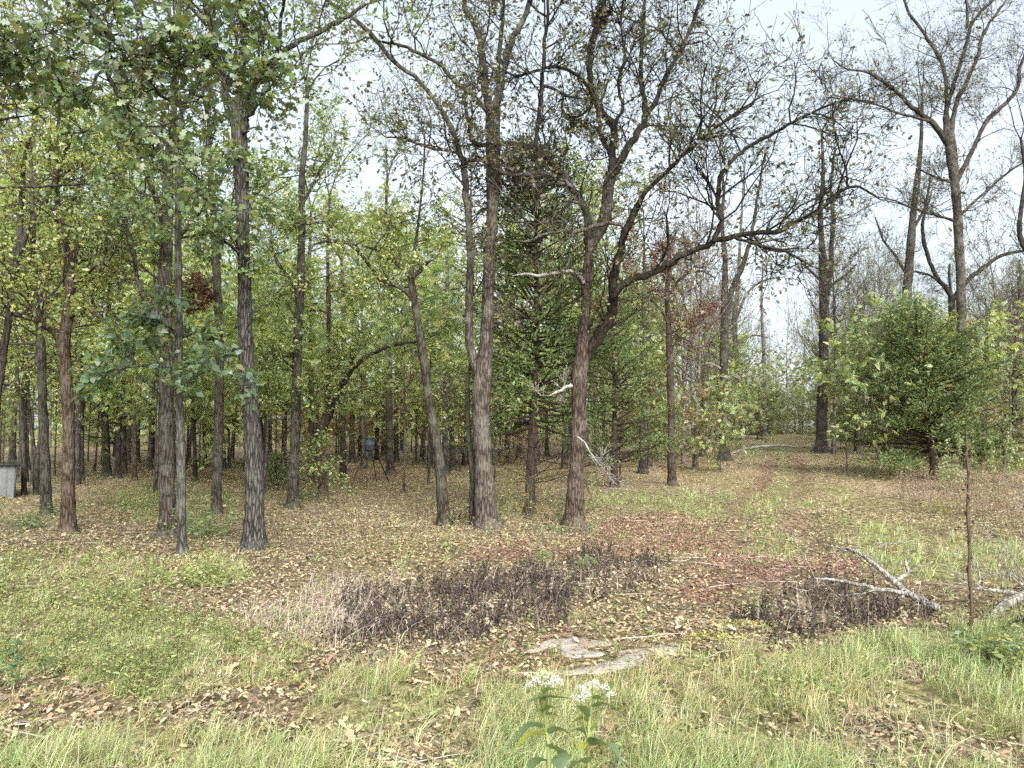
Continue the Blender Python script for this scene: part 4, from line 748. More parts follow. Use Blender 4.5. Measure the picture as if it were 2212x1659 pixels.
autumn = [free_tree('understory_tree', R.uniform(4.5, 7), R.uniform(.04, .06), .1, 2.2, 14, pl, pr * .32, .32, tint=tn, up=.02) for pl, pr, tn in
          ((PAL_AUT, 3, (1, .9, .85)), (PAL_GOLD + PAL_AUT, 3, (1, .9, .85)))]
MINR = .008
bare = [free_tree('bare_tree', R.uniform(12, 16), R.uniform(.08, .13), .25, 3.8, 28, pl, pr, .15, tint=tn, tmpl=LEAF_Q, up=.16, gn=.17, keep=.5) for pl, pr, tn in
        ((PAL_GREY, .8, (2.4, 2.35, 2.3)), (PAL_OL, .7, (2.0, 1.92, 1.88)), (PAL_GREY, .4, (2.8, 2.75, 2.7)), (PAL_OL, 1.0, (1.8, 1.76, 1.72)))]
MINR = .006
brush = [free_tree('shrub', R.uniform(2.6, 4.5), .03, .04, 1.9, 16, pl, pr * .3, .30, tint=tn, up=.05) for pl, pr, tn in
         ((PAL_GREY + PAL_BACK, 3.5, (1.1, 1.05, 1)), (PAL_BACK + PAL_GREY, 4, (1, .95, .9)), (PAL_GREY + PAL_AUT, 1.5, (1.3, 1.2, 1.1)))]

BACKS = []; cat_phrase = {'broadleaf_tree': 'yellow-green broadleaf tree', 'understory_tree': 'low slender leafy tree', 'understory_tree_aut': 'small brown-leaved tree', 'bare_tree': 'tall nearly bare tree', 'shrub': 'grey-green shrub'}
taken = [(float(o_.location.x), float(o_.location.y)) for o_ in COL.objects if o_.parent is None and o_.type == 'EMPTY' and o_.location.z > -100]
def scatter(protos, n, u0, u1, y0, y1, label, cat, group, gap=1.6, sc=(.8, 1.2), avoid=True, tints=None):
    k = 0; tries = 0
    while k < n and tries < n * 40:
        tries += 1; Y = sqrt(R.uniform(y0 * y0, y1 * y1)); u = R.uniform(u0, u1); x = (u - CX) / F0 * Y * 1.0
        if avoid:
            tx = .36 * Y - .4
            if abs(x - tx) < 3.0 and Y < 84: continue
        if any((x - a) ** 2 + (Y - b) ** 2 < gap * gap for a, b in taken): continue
        if 735 < u < 870 and Y < 37: continue
        taken.append((x, Y)); f = R.uniform(1.5, 2.6) if protos is bare else R.uniform(.9, 1.6)
        ob = put(protos[k % len(protos)], x, Y, R.uniform(*sc), R.uniform(0, 6.28), label, cat, group, (f, f * R.uniform(.9, 1), f * R.uniform(.82, .97))); k += 1; BACKS.append((ob, u, cat_phrase[protos[0].name.split('.')[0] + ('_aut' if protos is autumn else '')]))
scatter(leafy, 28, -140, 820, 27, 56, 'yellow-green broadleaf tree in the dense woods left of the centre', 'tree', 'leafy trees in the woods left', 2.2)
scatter(leafy, 13, 800, 1420, 34, 58, 'yellow-green broadleaf tree in the woods behind the central oaks', 'tree', 'leafy trees in the woods behind the centre', 2.2)
scatter(under, 34, -140, 900, 27, 52, 'low slender understory tree with yellow-green leaves in the woods left', 'tree', 'understory trees left', 1.3)
scatter(under, 18, 880, 1400, 28, 60, 'low slender understory tree with yellow-green leaves behind the central oaks', 'tree', 'understory trees behind the centre', 1.3)
scatter(autumn, 24, 540, 1120, 44, 74, 'low understory tree with brownish autumn leaves far behind the feeder', 'tree', 'autumn understory trees', 1.3)
scatter(bare, 14, 900, 1560, 38, 80, 'tall nearly bare tree in the background between the centre and the track', 'tree', 'bare trees behind the centre', 1.8)
scatter(bare, 46, 1500, 2340, 40, 84, 'tall nearly bare tree in the background right of the track', 'tree', 'bare trees in the background right', 1.7)
scatter(under, 14, 1400, 2340, 36, 70, 'low understory tree with thin yellow-green leaves in the background right', 'tree', 'understory trees right', 1.5)
scatter(brush, 46, 1380, 2340, 38, 76, 'grey-green shrub in the thicket at the far right', 'shrub', 'shrubs in the right thicket', 1.4)
scatter(brush, 56, -140, 1380, 70, 86, 'grey-green shrub deep in the woods left and centre', 'shrub', 'shrubs deep in the woods', 1.4)
scatter(brush[:2], 12, 1560, 1800, 86, 96, 'grey-green shrub closing the far end of the track', 'shrub', 'shrubs at the end of the track', 1.4, avoid=False, sc=(1, 1.5))
scatter(bare, 14, 1480, 1900, 87, 104, 'tall nearly bare tree beyond the far end of the track', 'tree', 'bare trees beyond the track', 1.8, avoid=False)

REFS = [(-200, 'the left picture edge'), (147, 'the reddish scarred trunk'), (375, 'the pale grey trunk'), (540, 'the furrowed oak'), (640, 'the leafy-sprouted trunk'), (799, 'the blue feeder'), (925, 'the leaning dark tree'), (1045, 'the big twin oak'),
        (1252, 'the great crooked oak'), (1448, 'the rust-leaved tree'), (1565, 'the mossy-footed trunk'), (1777, 'the dark double trunk'), (1954, 'the grey trunk behind the cedar'), (2078, 'the spreading bare oak')]
ORD = 'first second third fourth fifth sixth seventh eighth ninth tenth eleventh twelfth thirteenth fourteenth fifteenth sixteenth seventeenth eighteenth nineteenth twentieth'.split() + ['twenty-' + q for q in 'first second third fourth fifth sixth seventh eighth ninth'.split()] + ['thirtieth'] * 9; buckets = {}
for ob, u, ph in BACKS:
    ru, rn = min(REFS[1:], key=lambda q: abs(q[0] - u)); buckets.setdefault((ph, rn, 'left' if u < ru else 'right'), []).append((abs(u - ru), ob))
for (ph, rn, side), L in buckets.items():
    for i, (_, ob) in enumerate(sorted(L, key=lambda q: q[0])): ob['label'] = f'{ph} farther back, {ORD[i]} {side} of {rn}'

# the farthest woods read as one mass
fw = MB(); n_ = 95000; az = rng.uniform(-1.15, 1.0, n_); rr = rng.uniform(88, 150, n_); x = rr * np.sin(az); y = rr * np.cos(az)
topz = (7 + 7 * vnoise(x, y, .12, 12)) * np.where(x > 18, 1.05, 1.15); z = topz * rng.random(n_) ** 1.3
cl = vnoise(x * 1.0, y * 1.0 + z * 1.5, .55, 14) > .33; x, y, z = x[cl], y[cl], z[cl]
pos = np.stack([x, y, hgt(x, np.minimum(y, 92)) + z], -1); n_ = len(pos); right = x > 15
cc = np.where(right[:, None], pick(PAL_GREY, n_), pick(PAL_BACK, n_)); leaves(fw, pos, rng.uniform(.35, .7, n_), cc, LEAF_Q)
n2 = 420; az = rng.uniform(-1.15, 1.0, n2); rr = rng.uniform(86, 140, n2); bx = rr * np.sin(az); by = rr * np.cos(az); bh = rng.uniform(6, 13, n2)
pp = np.stack([bx, by, hgt(bx, np.minimum(by, 92)) - .3], -1)[:, None, :] + np.stack([rng.normal(size=n2) * .05, rng.normal(size=n2) * .05, np.ones(n2)], -1)[:, None, :] * (bh[:, None] * np.linspace(0, 1, 5))[..., None]
tubes(fw, pp, rng.uniform(.07, .16, n2)[:, None] * np.linspace(1, .3, 5), 5, pick([(.2, .17, .14), (.26, .23, .2), (.14, .12, .1)], n2))
o = fw.build('far_woods', M_LEAF); tag(o, 'hazy mass of woods closing the view behind everything', 'woods', kind='stuff')

# ------------------------------------------------------------------ forest floor: fallen leaves, grass, weeds
def wedge(n, y0, y1, pw=1.0, margin=1.12):
    """points on the ground inside the view's wedge, denser near"""
    t = rng.random(n); y = (y0 ** (2 - pw) + t * (y1 ** (2 - pw) - y0 ** (2 - pw))) ** (1 / (2 - pw)) if pw != 2 else y0 * (y1 / y0) ** t
    x = rng.uniform(-1, 1, n) * y * .666 * margin
    return x, y
def flat_leaves(mb, x, y, size, cols, tmpl, lift=.014, tilt=.32):
    n_ = len(x); pos = np.stack([x, y, hgt(x, y) + rng.uniform(.004, lift * 2, n_)], -1)
    a = rng.uniform(0, 2 * pi, n_); d = np.stack([np.cos(a), np.sin(a), rng.normal(size=n_) * tilt * .6], -1)
    nr = np.stack([rng.normal(size=n_) * tilt, rng.normal(size=n_) * tilt, np.ones(n_)], -1)
    leaves(mb, pos, size, cols, tmpl, d, nr)
PAL_LIT = [(0.312, 0.2496, 0.1536), (0.27, 0.2136, 0.1296), (0.354, 0.288, 0.18), (0.204, 0.156, 0.0984), (0.294, 0.24, 0.138), (0.15, 0.1164, 0.0768), (0.396, 0.33, 0.216)]
PAL_LITR = [(.26, .15, .10), (.31, .20, .135), (.21, .11, .075), (.33, .235, .155), (.24, .15, .105)]
PAL_LITP = [(.23, .125, .11), (.29, .175, .145), (.19, .095, .085), (.32, .225, .175)]
ll = MB()
for n_, y0, y1, tm, s0, s1 in ((34000, 4.2, 9.5, LEAF_DRY, .026, .066), (90000, 9, 22, LEAF_DRY2, .028, .058), (70000, 20, 52, LEAF_Q, .05, .09), (22000, 45, 85, LEAF_Q, .12, .22)):
    x, y = wedge(n_, y0, y1, 1.0 if y1 < 50 else .8)
    g = zone(Z_GRASS, x, y); w = zone(Z_WEED, x, y); r = zone(Z_RED, x, y); bz = zone(Z_BARE, x, y); k_ = zone(Z_ROCK, x, y); dk = zone(Z_DARK, x, y)
    pr = np.where(bz, 1, np.where(g, .22, np.where(w, .35, np.where(k_, .33, np.where(dk, .8, 1)))))
    pr = pr * np.where(r, 1, .45 + .75 * vnoise(x, y, .9, 15)); s = rng.random(n_) < pr
    x, y, r, dk = x[s], y[s], r[s], dk[s]; m_ = len(x)
    r = r & (rng.random(m_) < .3 + .8 * vnoise(x, y, 1.5, 16)); u_, v_ = project(np.stack([x, y, hgt(x, y)], -1)); pur = (u_ > 1560) & (v_ > 1185)
    rt_ = track(x, y)[0]; r = r | (rt_ & (rng.random(m_) < .35) & (y > 22)); c = pick(PAL_LIT, m_, .26); c = np.where((r & ~pur)[:, None], pick(PAL_LITR, m_, .2), c); c = np.where((r & pur)[:, None], pick(PAL_LITP, m_, .2), c)
    c = np.where((rng.random(m_) < .05)[:, None] & ~r[:, None], pick(PAL_LITR, m_, .2), c)
    flat_leaves(ll, x, y, np.clip(np.exp(rng.normal(size=m_) * .38) * (s0 + s1) * .46, s0 * .6, s1 * 1.9), c, tm, .02 if y1 < 30 else .03)
o = ll.build('fallen_leaves', M_DRY); tag(o, 'carpet of curled tan and brown fallen leaves', 'leaf litter', kind='stuff')

def blades(mb, x, y, L, w, cols, lean=.6, segs=((0, 1), (.36, .85), (.7, .55), (1, .08))):
    n_ = len(x); az = rng.uniform(0, 2 * pi, n_); b = np.stack([x, y, hgt(x, y) - .01], -1)
    d = np.stack([np.cos(az), np.sin(az), np.zeros(n_)], -1); wd_ = np.stack([-np.sin(az + .6), np.cos(az + .6), np.zeros(n_)], -1)
    ln = lean * rng.uniform(.2, 1.3, n_); V = []
    for t, wk in segs:
        c = b + d * (L * ln * t ** 1.7)[:, None]; c[:, 2] += L * (t - .38 * ln * t * t)
        ww = (w * wk * .5)[:, None]; V += [c - wd_ * ww, c + wd_ * ww]
    V = np.stack(V, 1); q = len(segs); F = np.array([(2 * i, 2 * i + 1, 2 * i + 3, 2 * i + 2) for i in range(q - 1)])
    f = (F[None] + (np.arange(n_) * 2 * q)[:, None, None]).reshape(-1, 4); mb.add(V.reshape(-1, 3), f, np.repeat(cols, 2 * q, 0))
PAL_GR = [(0.3403, 0.3912, 0.1639), (0.2744, 0.3416, 0.1256), (0.4061, 0.4298, 0.2076), (0.461, 0.4518, 0.2622), (0.2195, 0.2865, 0.0983), (0.3732, 0.4133, 0.1803)]
PAL_DRYG = [(.36, .30, .17), (.30, .25, .14), (.42, .36, .24), (.26, .22, .11)]
gr = MB()
def tufts(n_, y0, y1, Lm, wm, per, pw=1.1):
    x, y = wedge(n_, y0, y1, pw); g = zone(Z_GRASS, x, y); w = zone(Z_WEED, x, y); bz = zone(Z_BARE, x, y); k_ = zone(Z_ROCK, x, y); dk = zone(Z_DARK, x, y)
    cl = vnoise(x, y, 1.7, 20) * .55 + vnoise(x, y, 4.5, 21) * .45
    pr = np.where(g, .10 + 1.1 * sstep(.36, .62, cl), np.where(w, .6 + .4 * sstep(.4, .6, cl), .06 + .22 * sstep(.45, .7, cl) + .22 * (y > 14) * sstep(.5, .8, vnoise(x, y, .5, 22))))
    tk = track(x, y); pr = np.where(tk[0], .02, np.where(tk[1], .8, np.where(tk[2], np.maximum(pr, .4), pr))); pr = pr * np.where(bz, .14, 1) * np.where(k_, .02, 1) * np.where(dk, .25, 1); s = rng.random(n_) < pr; x, y, g, w, cl = x[s], y[s], g[s], w[s], cl[s]; m_ = len(x)
    k = rng.poisson(per, m_) + 2; tint = pick(PAL_GR, m_, .12); dry = rng.random(m_) < np.where(g, .10, np.where(w, .14, .55)); tint = np.where(dry[:, None], pick(PAL_DRYG, m_, .2), tint)
    tint = tint * (1 + (vnoise(x, y, .8, 23) - .5)[:, None] * np.array([-.2, .06, -.1])); hh = Lm * rng.uniform(.5, 1.25, m_) * np.where(g, .6 + .75 * cl, .6)
    rep = lambda q: np.repeat(q, k, 0)
    X = rep(x); Y_ = rep(y); n2 = len(X); X = X + rng.normal(size=n2) * .035; Y_ = Y_ + rng.normal(size=n2) * .035; c = rep(tint) * (1 + .16 * rng.normal(size=(n2, 1))); st_ = rng.random(n2) < .12
    c = np.where(st_[:, None], pick(PAL_DRYG, n2, .15), np.clip(c, .01, .9)); blades(gr, X, Y_, rep(hh) * rng.uniform(.45, 1.15, n2), wm * rng.uniform(.6, 1.25, n2), c, 1.05, ((0, 1), (.36, .85), (.7, .55), (1, .08)) if y1 < 10 else ((0, 1), (.5, .8), (1, .1)))
tufts(11000, 4.0, 9.8, .27, .0068, 9); tufts(9500, 9.5, 26, .27, .012, 7); tufts(5200, 24, 80, .3, .03, 5)
o = gr.build('grass', M_GRASS); tag(o, 'pale green and straw grass growing in patches through the leaf litter', 'grass', kind='stuff')

def weeds(mb, x, y, H, leafn, size, pal, stem, tmpl=LEAF_OVAL, lean=.18, rad=.003, droop=0.0, start=.15, spread=.25):
    n_ = len(x); b = np.stack([x, y, hgt(x, y) - .01], -1); dx = rng.normal(size=(n_, 3)) * lean; dx[:, 2] = 1; dx = nrm(dx)
    tt = np.linspace(0, 1, 4); pts = b[:, None, :] + dx[:, None, :] * (H[:, None] * tt)[..., None]; pts[:, 1:, :2] += rng.normal(size=(n_, 3, 2)) * H[:, None, None] * .05
    tubes(mb, pts, np.full((n_, 4), rad) * np.array([1, .9, .7, .4]), 3, pick(stem, n_))
    k = leafn; t = rng.uniform(start, 1, (n_, k)); pos = b[:, None, :] + dx[:, None, :] * (H[:, None] * t)[..., None]
    pos = pos.reshape(-1, 3); a = rng.uniform(0, 2 * pi, n_ * k); d = np.stack([np.cos(a), np.sin(a), rng.uniform(-.2, .6, n_ * k) - droop], -1)
    leaves(mb, pos, size * rng.uniform(.6, 1.3, n_ * k), pick(pal, n_ * k), tmpl, d, np.stack([rng.normal(size=n_ * k) * .4, rng.normal(size=n_ * k) * .4, np.ones(n_ * k)], -1))
PAL_WEED = [(0.2363, 0.2885, 0.0888), (0.2888, 0.3387, 0.1045), (0.3413, 0.3638, 0.1306), (0.1837, 0.2383, 0.0731), (0.3675, 0.4014, 0.1672)]
wm_ = MB()
for n_, y0, y1, k, s in ((4300, 4.5, 11, 8, .046), (2400, 11, 34, 8, .065)):
    x, y = wedge(n_ * 5, y0, y1, 1.0); w = zone(Z_WEED, x, y); s_ = rng.random(n_ * 5) < np.where(w, .75 * sstep(.35, .7, .55 * vnoise(x, y, 1.6, 25) + .45 * vnoise(x, y, 5, 26)) + .05, .008); x, y = x[s_], y[s_]
    weeds(wm_, x, y, rng.uniform(.10, .30, len(x)) * (1 + .3 * (y > 11)) * rng.choice([1, 1, 1.3, 1.8], len(x)), k, s, PAL_WEED, [(.14, .16, .07), (.2, .17, .09)], LEAF_OVAL if y1 < 12 else LEAF_Q)
o = wm_.build('weeds', M_LEAF); tag(o, 'low leafy green weeds covering the left foreground and patches of the floor', 'weeds', kind='stuff')

dw = MB(); n_ = 24000; x, y = wedge(n_, 8.0, 15, 1.0); s = zone(Z_DARK, x, y, jit=1.7) & (rng.random(n_) < .04 + .85 * sstep(.3, .8, .6 * vnoise(x, y, 1.6, 27) + .4 * vnoise(x, y, 5, 28))); x, y = x[s], y[s]
weeds(dw, x, y, rng.uniform(.10, .40, len(x)) * rng.uniform(.6, 1.1, len(x)), 8, .042, [(.034, .024, .02), (.048, .034, .028), (.026, .019, .016), (.085, .06, .047)], [(.05, .038, .03), (.085, .064, .05), (.2, .165, .13)], LEAF_Q, .12, .0052, .8, .2)
o = dw.build('dead_weeds', M_DRY); tag(o, 'dense patch of blackish dead weed stalks', 'weeds', kind='stuff')
st = MB(); n_ = 26000; x, y = wedge(n_, 7.5, 13, 1.0); zs_ = zone(Z_STRAW, x, y); zd_ = zone(Z_DARK, x, y); s = rng.random(n_) < np.where(zs_, .55, np.where(zd_, .09, 0)); x, y = x[s], y[s]
blades(st, x, y, rng.uniform(.18, .5, len(x)), rng.uniform(.004, .009, len(x)), pick([(.40, .34, .28), (.33, .27, .21), (.46, .41, .34), (.27, .21, .17)], len(x)), 1.0)
o = st.build('straw', M_DRY); tag(o, 'bleached bent dead grass beside the blackish weeds', 'dead grass', kind='stuff')
# dry brown stalks on the right behind the pale green plants
bs_ = MB(); n_ = 9000; x, y = wedge(n_, 12, 34, 1.0); Z_ST = [[(1930, 1030), (2060, 1010), (2212, 1000), (2400, 1000), (2400, 1150), (2212, 1150), (2060, 1120), (1940, 1090)], [(1420, 960), (1540, 955), (1540, 1000), (1440, 1000)], [(1740, 955), (1930, 950), (1900, 985), (1760, 985)]]
s = zone(Z_ST, x, y) & (rng.random(n_) < .8); x, y = x[s], y[s]
weeds(bs_, x, y, rng.uniform(.3, 1.0, len(x)), 5, .07, PAL_LIT[:4], [(.2, .14, .1), (.27, .2, .14), (.15, .1, .08)], LEAF_Q, .2, .006, .3, .3)
x, y = wedge(5000, 14, 26, 1.0); u_, v_ = project(np.stack([x, y, hgt(x, y)], -1)); s = (u_ > 560) & (u_ < 1330) & (v_ > 1040) & (rng.random(5000) < .5); x, y = x[s], y[s]
weeds(bs_, x, y, rng.uniform(.15, .55, len(x)), 6, .05, [(.26, .24, .10), (.30, .24, .12), (.20, .20, .08), (.22, .16, .09)], [(.2, .15, .1), (.27, .22, .14)], LEAF_OVAL, .2, .004, .2, .2)
o = bs_.build('dry_undergrowth', M_DRY); tag(o, 'thin brown dry stalks and seedlings standing in the litter', 'undergrowth', kind='stuff')
tw = MB(); x, y = wedge(900, 5, 30, 1.0); n_ = len(x); a = rng.uniform(0, 2 * pi, n_); L = rng.uniform(.15, .8, n_); tt = np.linspace(-.5, .5, 4)
pp = np.stack([x[:, None] + np.cos(a)[:, None] * L[:, None] * tt, y[:, None] + np.sin(a)[:, None] * L[:, None] * tt, np.zeros((n_, 4))], -1); pp[:, :, :2] += rng.normal(size=(n_, 4, 2)) * .02
pp[..., 2] = hgt(pp[..., 0], pp[..., 1]) + .025 + rng.random((n_, 4)) * .02; tubes(tw, pp, rng.uniform(.003, .008, n_)[:, None] * np.array([1, .9, .7, .4]), 4, pick([(.3, .25, .2), (.42, .38, .33), (.16, .12, .1)], n_))
o = tw.build('fallen_twigs', M_STALK); tag(o, 'small broken twigs scattered over the leaf litter', 'twigs', kind='stuff')

# ------------------------------------------------------------------ rocks, deadwood, feeder, shed, stump, single plants
def rock_mat():
    m, n, out = new_mat('sandstone'); tcn = N(n, 'TexCoord')
    a = N(n, 'TexNoise', Scale=3.0, Detail=8.0, Roughness=.65); b_ = N(n, 'TexNoise', Scale=22.0, Detail=6.0, Roughness=.7); c_ = N(n, 'TexNoise', Scale=1.6, Detail=4.0)
    for q in (a, b_, c_): n.links.new(tcn.outputs['Object'], q.inputs['Vector'])
    base = ramp(n, a.outputs['Fac'], [(.3, (.22, .18, .145)), (.5, (.34, .29, .24)), (.7, (.45, .40, .335))])
    base = mixc(n, ramp(n, c_.outputs['Fac'], [(.5, (0, 0, 0)), (.62, (.7, .7, .7))]), base, (.31, .29, .25))
    base = mixc(n, 1.0, base, ramp(n, b_.outputs['Fac'], [(.3, (.6, .6, .6)), (.65, (1.15, 1.15, 1.15))]), 'MULTIPLY')
    bs = N(n, 'BsdfPrincipled', Roughness=.9); n.links.new(base, bs.inputs['Base Color']); bp = N(n, 'Bump', Strength=.6, Distance=.02)
    n.links.new(b_.outputs['Fac'], bp.inputs['Height']); n.links.new(bp.outputs[0], bs.inputs['Normal']); n.links.new(bs.outputs[0], out.inputs['Surface']); return m
M_ROCK = rock_mat()
for poly, lab in zip(Z_ROCK, ('pale pinkish flat rock slab showing through the leaves, the upper of two', 'bluish grey flat rock slab stretching behind the white flowers')):
    g = np.array([G(*p) for p in poly]); c = g.mean(0); gx = np.arange(g[:, 0].min() - .8, g[:, 0].max() + .8, .045); gy = np.arange(g[:, 1].min() - .8, g[:, 1].max() + .8, .045); X, Y_ = np.meshgrid(gx, gy)
    m_ = zone([poly], X, Y_, jit=.55).astype(float)
    for _ in range(3): m_ = (m_ + np.roll(m_, 1, 0) + np.roll(m_, -1, 0) + np.roll(m_, 1, 1) + np.roll(m_, -1, 1)) / 5
    Z_ = hgt(X, Y_) - .05 + .06 * sstep(.1, .6, m_) + .03 * np.floor(vnoise(X, Y_, 1.8, 31) * 4) / 4 * m_ + .012 * (vnoise(X, Y_, 9, 30) - .5); n0 = len(gx)
    keep = (m_[:-1, :-1] + m_[1:, 1:]) > .04; i = (np.arange(len(gy) - 1)[:, None] * n0 + np.arange(n0 - 1)[None])[keep]
    mb = MB(); mb.add(np.stack([X, Y_, Z_], -1).reshape(-1, 3), np.stack([i, i + 1, i + n0 + 1, i + n0], -1)); tag(mb.build('rock_slab', M_ROCK, loc=c), lab, 'rock')
# yellow moss on the ground beside the slab
for uv, lab in (((1545, 1380), 'flat yellow moss patch on the ground left of the dead branch'), ((1590, 1352), 'smaller yellow moss patch just above the larger one')):
    c = G(*uv); mb = MB(); n_ = 420; a = rng.uniform(0, 2 * pi, n_); r_ = np.sqrt(rng.random(n_)) * np.where(rng.random(n_) < .8, 1, 1.3); x = c[0] + np.cos(a) * r_ * .33; y = c[1] + np.sin(a) * r_ * .14
    leaves(mb, np.stack([x, y, hgt(x, y) + .035], -1), rng.uniform(.02, .045, n_), pick([(.36, .33, .06), (.30, .29, .07), (.24, .24, .08)], n_), LEAF_Q, nor=np.stack([rng.normal(size=n_) * .3, rng.normal(size=n_) * .3, np.ones(n_)], -1))
    o = mb.build('moss', M_DRY, loc=c); tag(o, lab, 'moss', kind='stuff')

def dead_branch(label, parts_, name='fallen_branch', mat=M_PALE, tint=(1, 1, 1), lift=None):
    """parts_: (name, picture polyline (u,v,w), depth at start, depth drift)"""
    b = None
    for nm, pl, Y, dy, sub_ in parts_:
        pt, rd = path3(pl, Y, dy, n=max(6, len(pl) * 3), wob=.02)
        if b is None: b = np.array([pt[0][0], pt[0][1], float(hgt(pt[0][0], pt[0][1]))]); root = empty(name, b); tag(root, label, 'fallen branch')
        low = hgt(pt[:, 0], pt[:, 1]) + rd * .2; pt[:, 2] = np.maximum(pt[:, 2], low)
        m_ = MB(); s2 = smooth_path(np.column_stack([pt, rd]), len(pt) * 2); s2[:, :3] += rng.normal(size=(len(s2), 3)) * s2[:, 3:4] * .18
        cap0 = s2[0].copy(); cap0[3] = .001; cap1 = s2[-1].copy(); cap1[3] = .001; s2 = np.vstack([cap0, s2, cap1])
        tubes(m_, s2[None, :, :3], s2[None, :, 3], 10, lump=.2)
        paths = []
        for k in range(sub_):
            i = R.randrange(1, len(pt)); dv = nrm(pt[i] - pt[i - 1]); v = rng.normal(size=3) + np.array([0, 0, .8]); grow(paths, [], tuple(pt[i]), tuple(nrm(dv + v * .6)), R.uniform(.2, .5), min(.012, rd[i] * .6), 1, 2, gn=.2, kids=(2, 3))
        flush(m_, paths); o = m_.build(nm, mat, root); o.color = (*tint, 1)
    return root
dead_branch('bleached fallen branch forking into three on the ground, right of the red leaves',
    [('stem', [(2026, 1314, 15.2), (1989, 1298, 16.0), (1954, 1277, 14.4), (1926, 1250, 11.2), (1878, 1211, 8.8), (1850, 1192, 8.0), (1826, 1184, 6.4)], 10.0, 1.3, 2),
     ('branch', [(1960, 1280, 10.4), (1909, 1274, 8.8), (1857, 1263, 8.0), (1805, 1253, 6.4), (1760, 1250, 4.0)], 10.3, .5, 3),
     ('branch', [(1935, 1255, 8.8), (1950, 1245, 8.0), (1961, 1236, 7.2), (1959, 1222, 6.4), (1955, 1208, 4.0)], 10.7, .1, 1), ('branch', [(1958, 1220, 4.0), (1966, 1210, 3.2), (1968, 1204, 1.6)], 10.8, .05, 0)])
dead_branch('weathered grey log with twiggy end at the right picture edge',
    [('stem', [(2134, 1342, 19.2), (2162, 1314, 19.2), (2200, 1290, 18.4), (2240, 1268, 17.6), (2330, 1230, 14.4)], 9.6, .6, 3),
     ('branch', [(2205, 1288, 10.4), (2190, 1281, 8.8), (2152, 1276, 8.0), (2125, 1272, 6.4), (2105, 1270, 4.0), (2092, 1265, 2.4)], 9.8, -.2, 5),
     ('branch', [(2122, 1272, 4.8), (2112, 1262, 4.8), (2118, 1250, 4.0), (2112, 1225, 2.4), (2110, 1195, 1.6)], 9.75, .2, 1),
     ('branch', [(2215, 1275, 6.4), (2190, 1250, 3.2), (2165, 1243, 2.4), (2130, 1244, 1.6)], 9.9, .3, 3), ('branch', [(2230, 1270, 4.8), (2205, 1230, 3.2), (2190, 1210, 2.4), (2180, 1190, 1.6)], 9.9, .5, 2)], 'fallen_log', tint=(.8, .79, .78))
dead_branch('dark mossy rotting log at the right edge below the grey log', [('stem', [(2170, 1372, 34), (2200, 1362, 40), (2260, 1345, 44), (2350, 1330, 40)], 8.9, .3, 2)], 'rotting_log', M_BARK, (.62, .62, .45))
dead_branch('small pale stick lying on the track', [('stem', [(1955, 1172, 3), (1930, 1174, 3), (1890, 1172, 2)], 14.5, .3, 1)], 'stick')
dead_branch('grey fallen trunk far back left of the track end', [('stem', [(1560, 985, 4), (1620, 968, 6), (1690, 962, 6), (1720, 966, 4)], 52, 3, 6)], 'fallen_log', tint=(.6, .6, .58))
dead_branch('pale fallen pole on the floor right of the furrowed oak', [('stem', [(575, 1003, 4), (620, 997, 4), (650, 996, 3)], 45, 1, 1)], 'fallen_log', tint=(.9, .85, .75))

# feeder
c = G(797, 1045); Y = c[1]; k = Y / F0
root = empty('game_feeder', c); tag(root, 'dark blue barrel game feeder on a black tripod in the woods', 'feeder')
M_BLUE = plain('feeder_plastic', (.07, .088, .112), .5, 0, .2, 5); M_BLK = plain('black_steel', (.025, .022, .022), .6, 0, .3, 12); M_RIM = plain('rusty_rim', (.30, .16, .10), .7)
def lathe(prof, name, mat, parent, cx, cy, ns_=28):
    mb = MB(); th = np.arange(ns_) * 2 * pi / ns_; V = np.concatenate([np.stack([cx + r * np.cos(th), cy + r * np.sin(th), np.full(ns_, z)], -1) for r, z in prof])
    i = np.arange(len(prof) - 1)[:, None] * ns_; j = np.arange(ns_)[None]; jn = (j + 1) % ns_
    mb.add(V, np.stack([i + j, i + jn, i + ns_ + jn, i + ns_ + j], -1).reshape(-1, 4)); return mb.build(name, mat, parent)
zz = lambda v: float(P(799, v, Y)[2]); cx = float(P(799, 950, Y)[0])
br = lathe([(.001, zz(944)), (.20, zz(944)), (.215, zz(945)), (.215, zz(946.5)), (.205, zz(947)), (.207, zz(958)), (.218, zz(959)), (.218, zz(961)), (.20, zz(962)), (.195, zz(970)), (.10, zz(977)), (.09, zz(980)), (.001, zz(980))], 'barrel', M_BLUE, root, cx, Y)
lathe([(.001, zz(943.2)), (.212, zz(943.4)), (.222, zz(944)), (.222, zz(945)), (.2165, zz(945.2))], 'lid', M_RIM, br, cx, Y)
lathe([(.2, zz(970.5)), (.225, zz(971)), (.225, zz(973)), (.2, zz(973.6))], 'leg_ring', M_BLK, root, cx, Y)
lathe([(.001, zz(980.2)), (.075, zz(980.2)), (.075, zz(987)), (.10, zz(988)), (.10, zz(989)), (.001, zz(989))], 'spreader', M_BLK, root, cx, Y, 16)
for (u, v), (du, dyo) in (((757, 1053), (-8, -.1)), ((814, 1041), (4, -.05)), ((842, 1042), (9, .1))):
    f = G(u, v); t = np.array([cx + du * k, Y + dyo, zz(972)]); mb = MB(); f[2] -= .03
    tubes(mb, (f + (t - f) * np.linspace(0, 1, 4)[:, None])[None], np.full((1, 4), .021), 8); mb.build('leg', M_BLK, root)
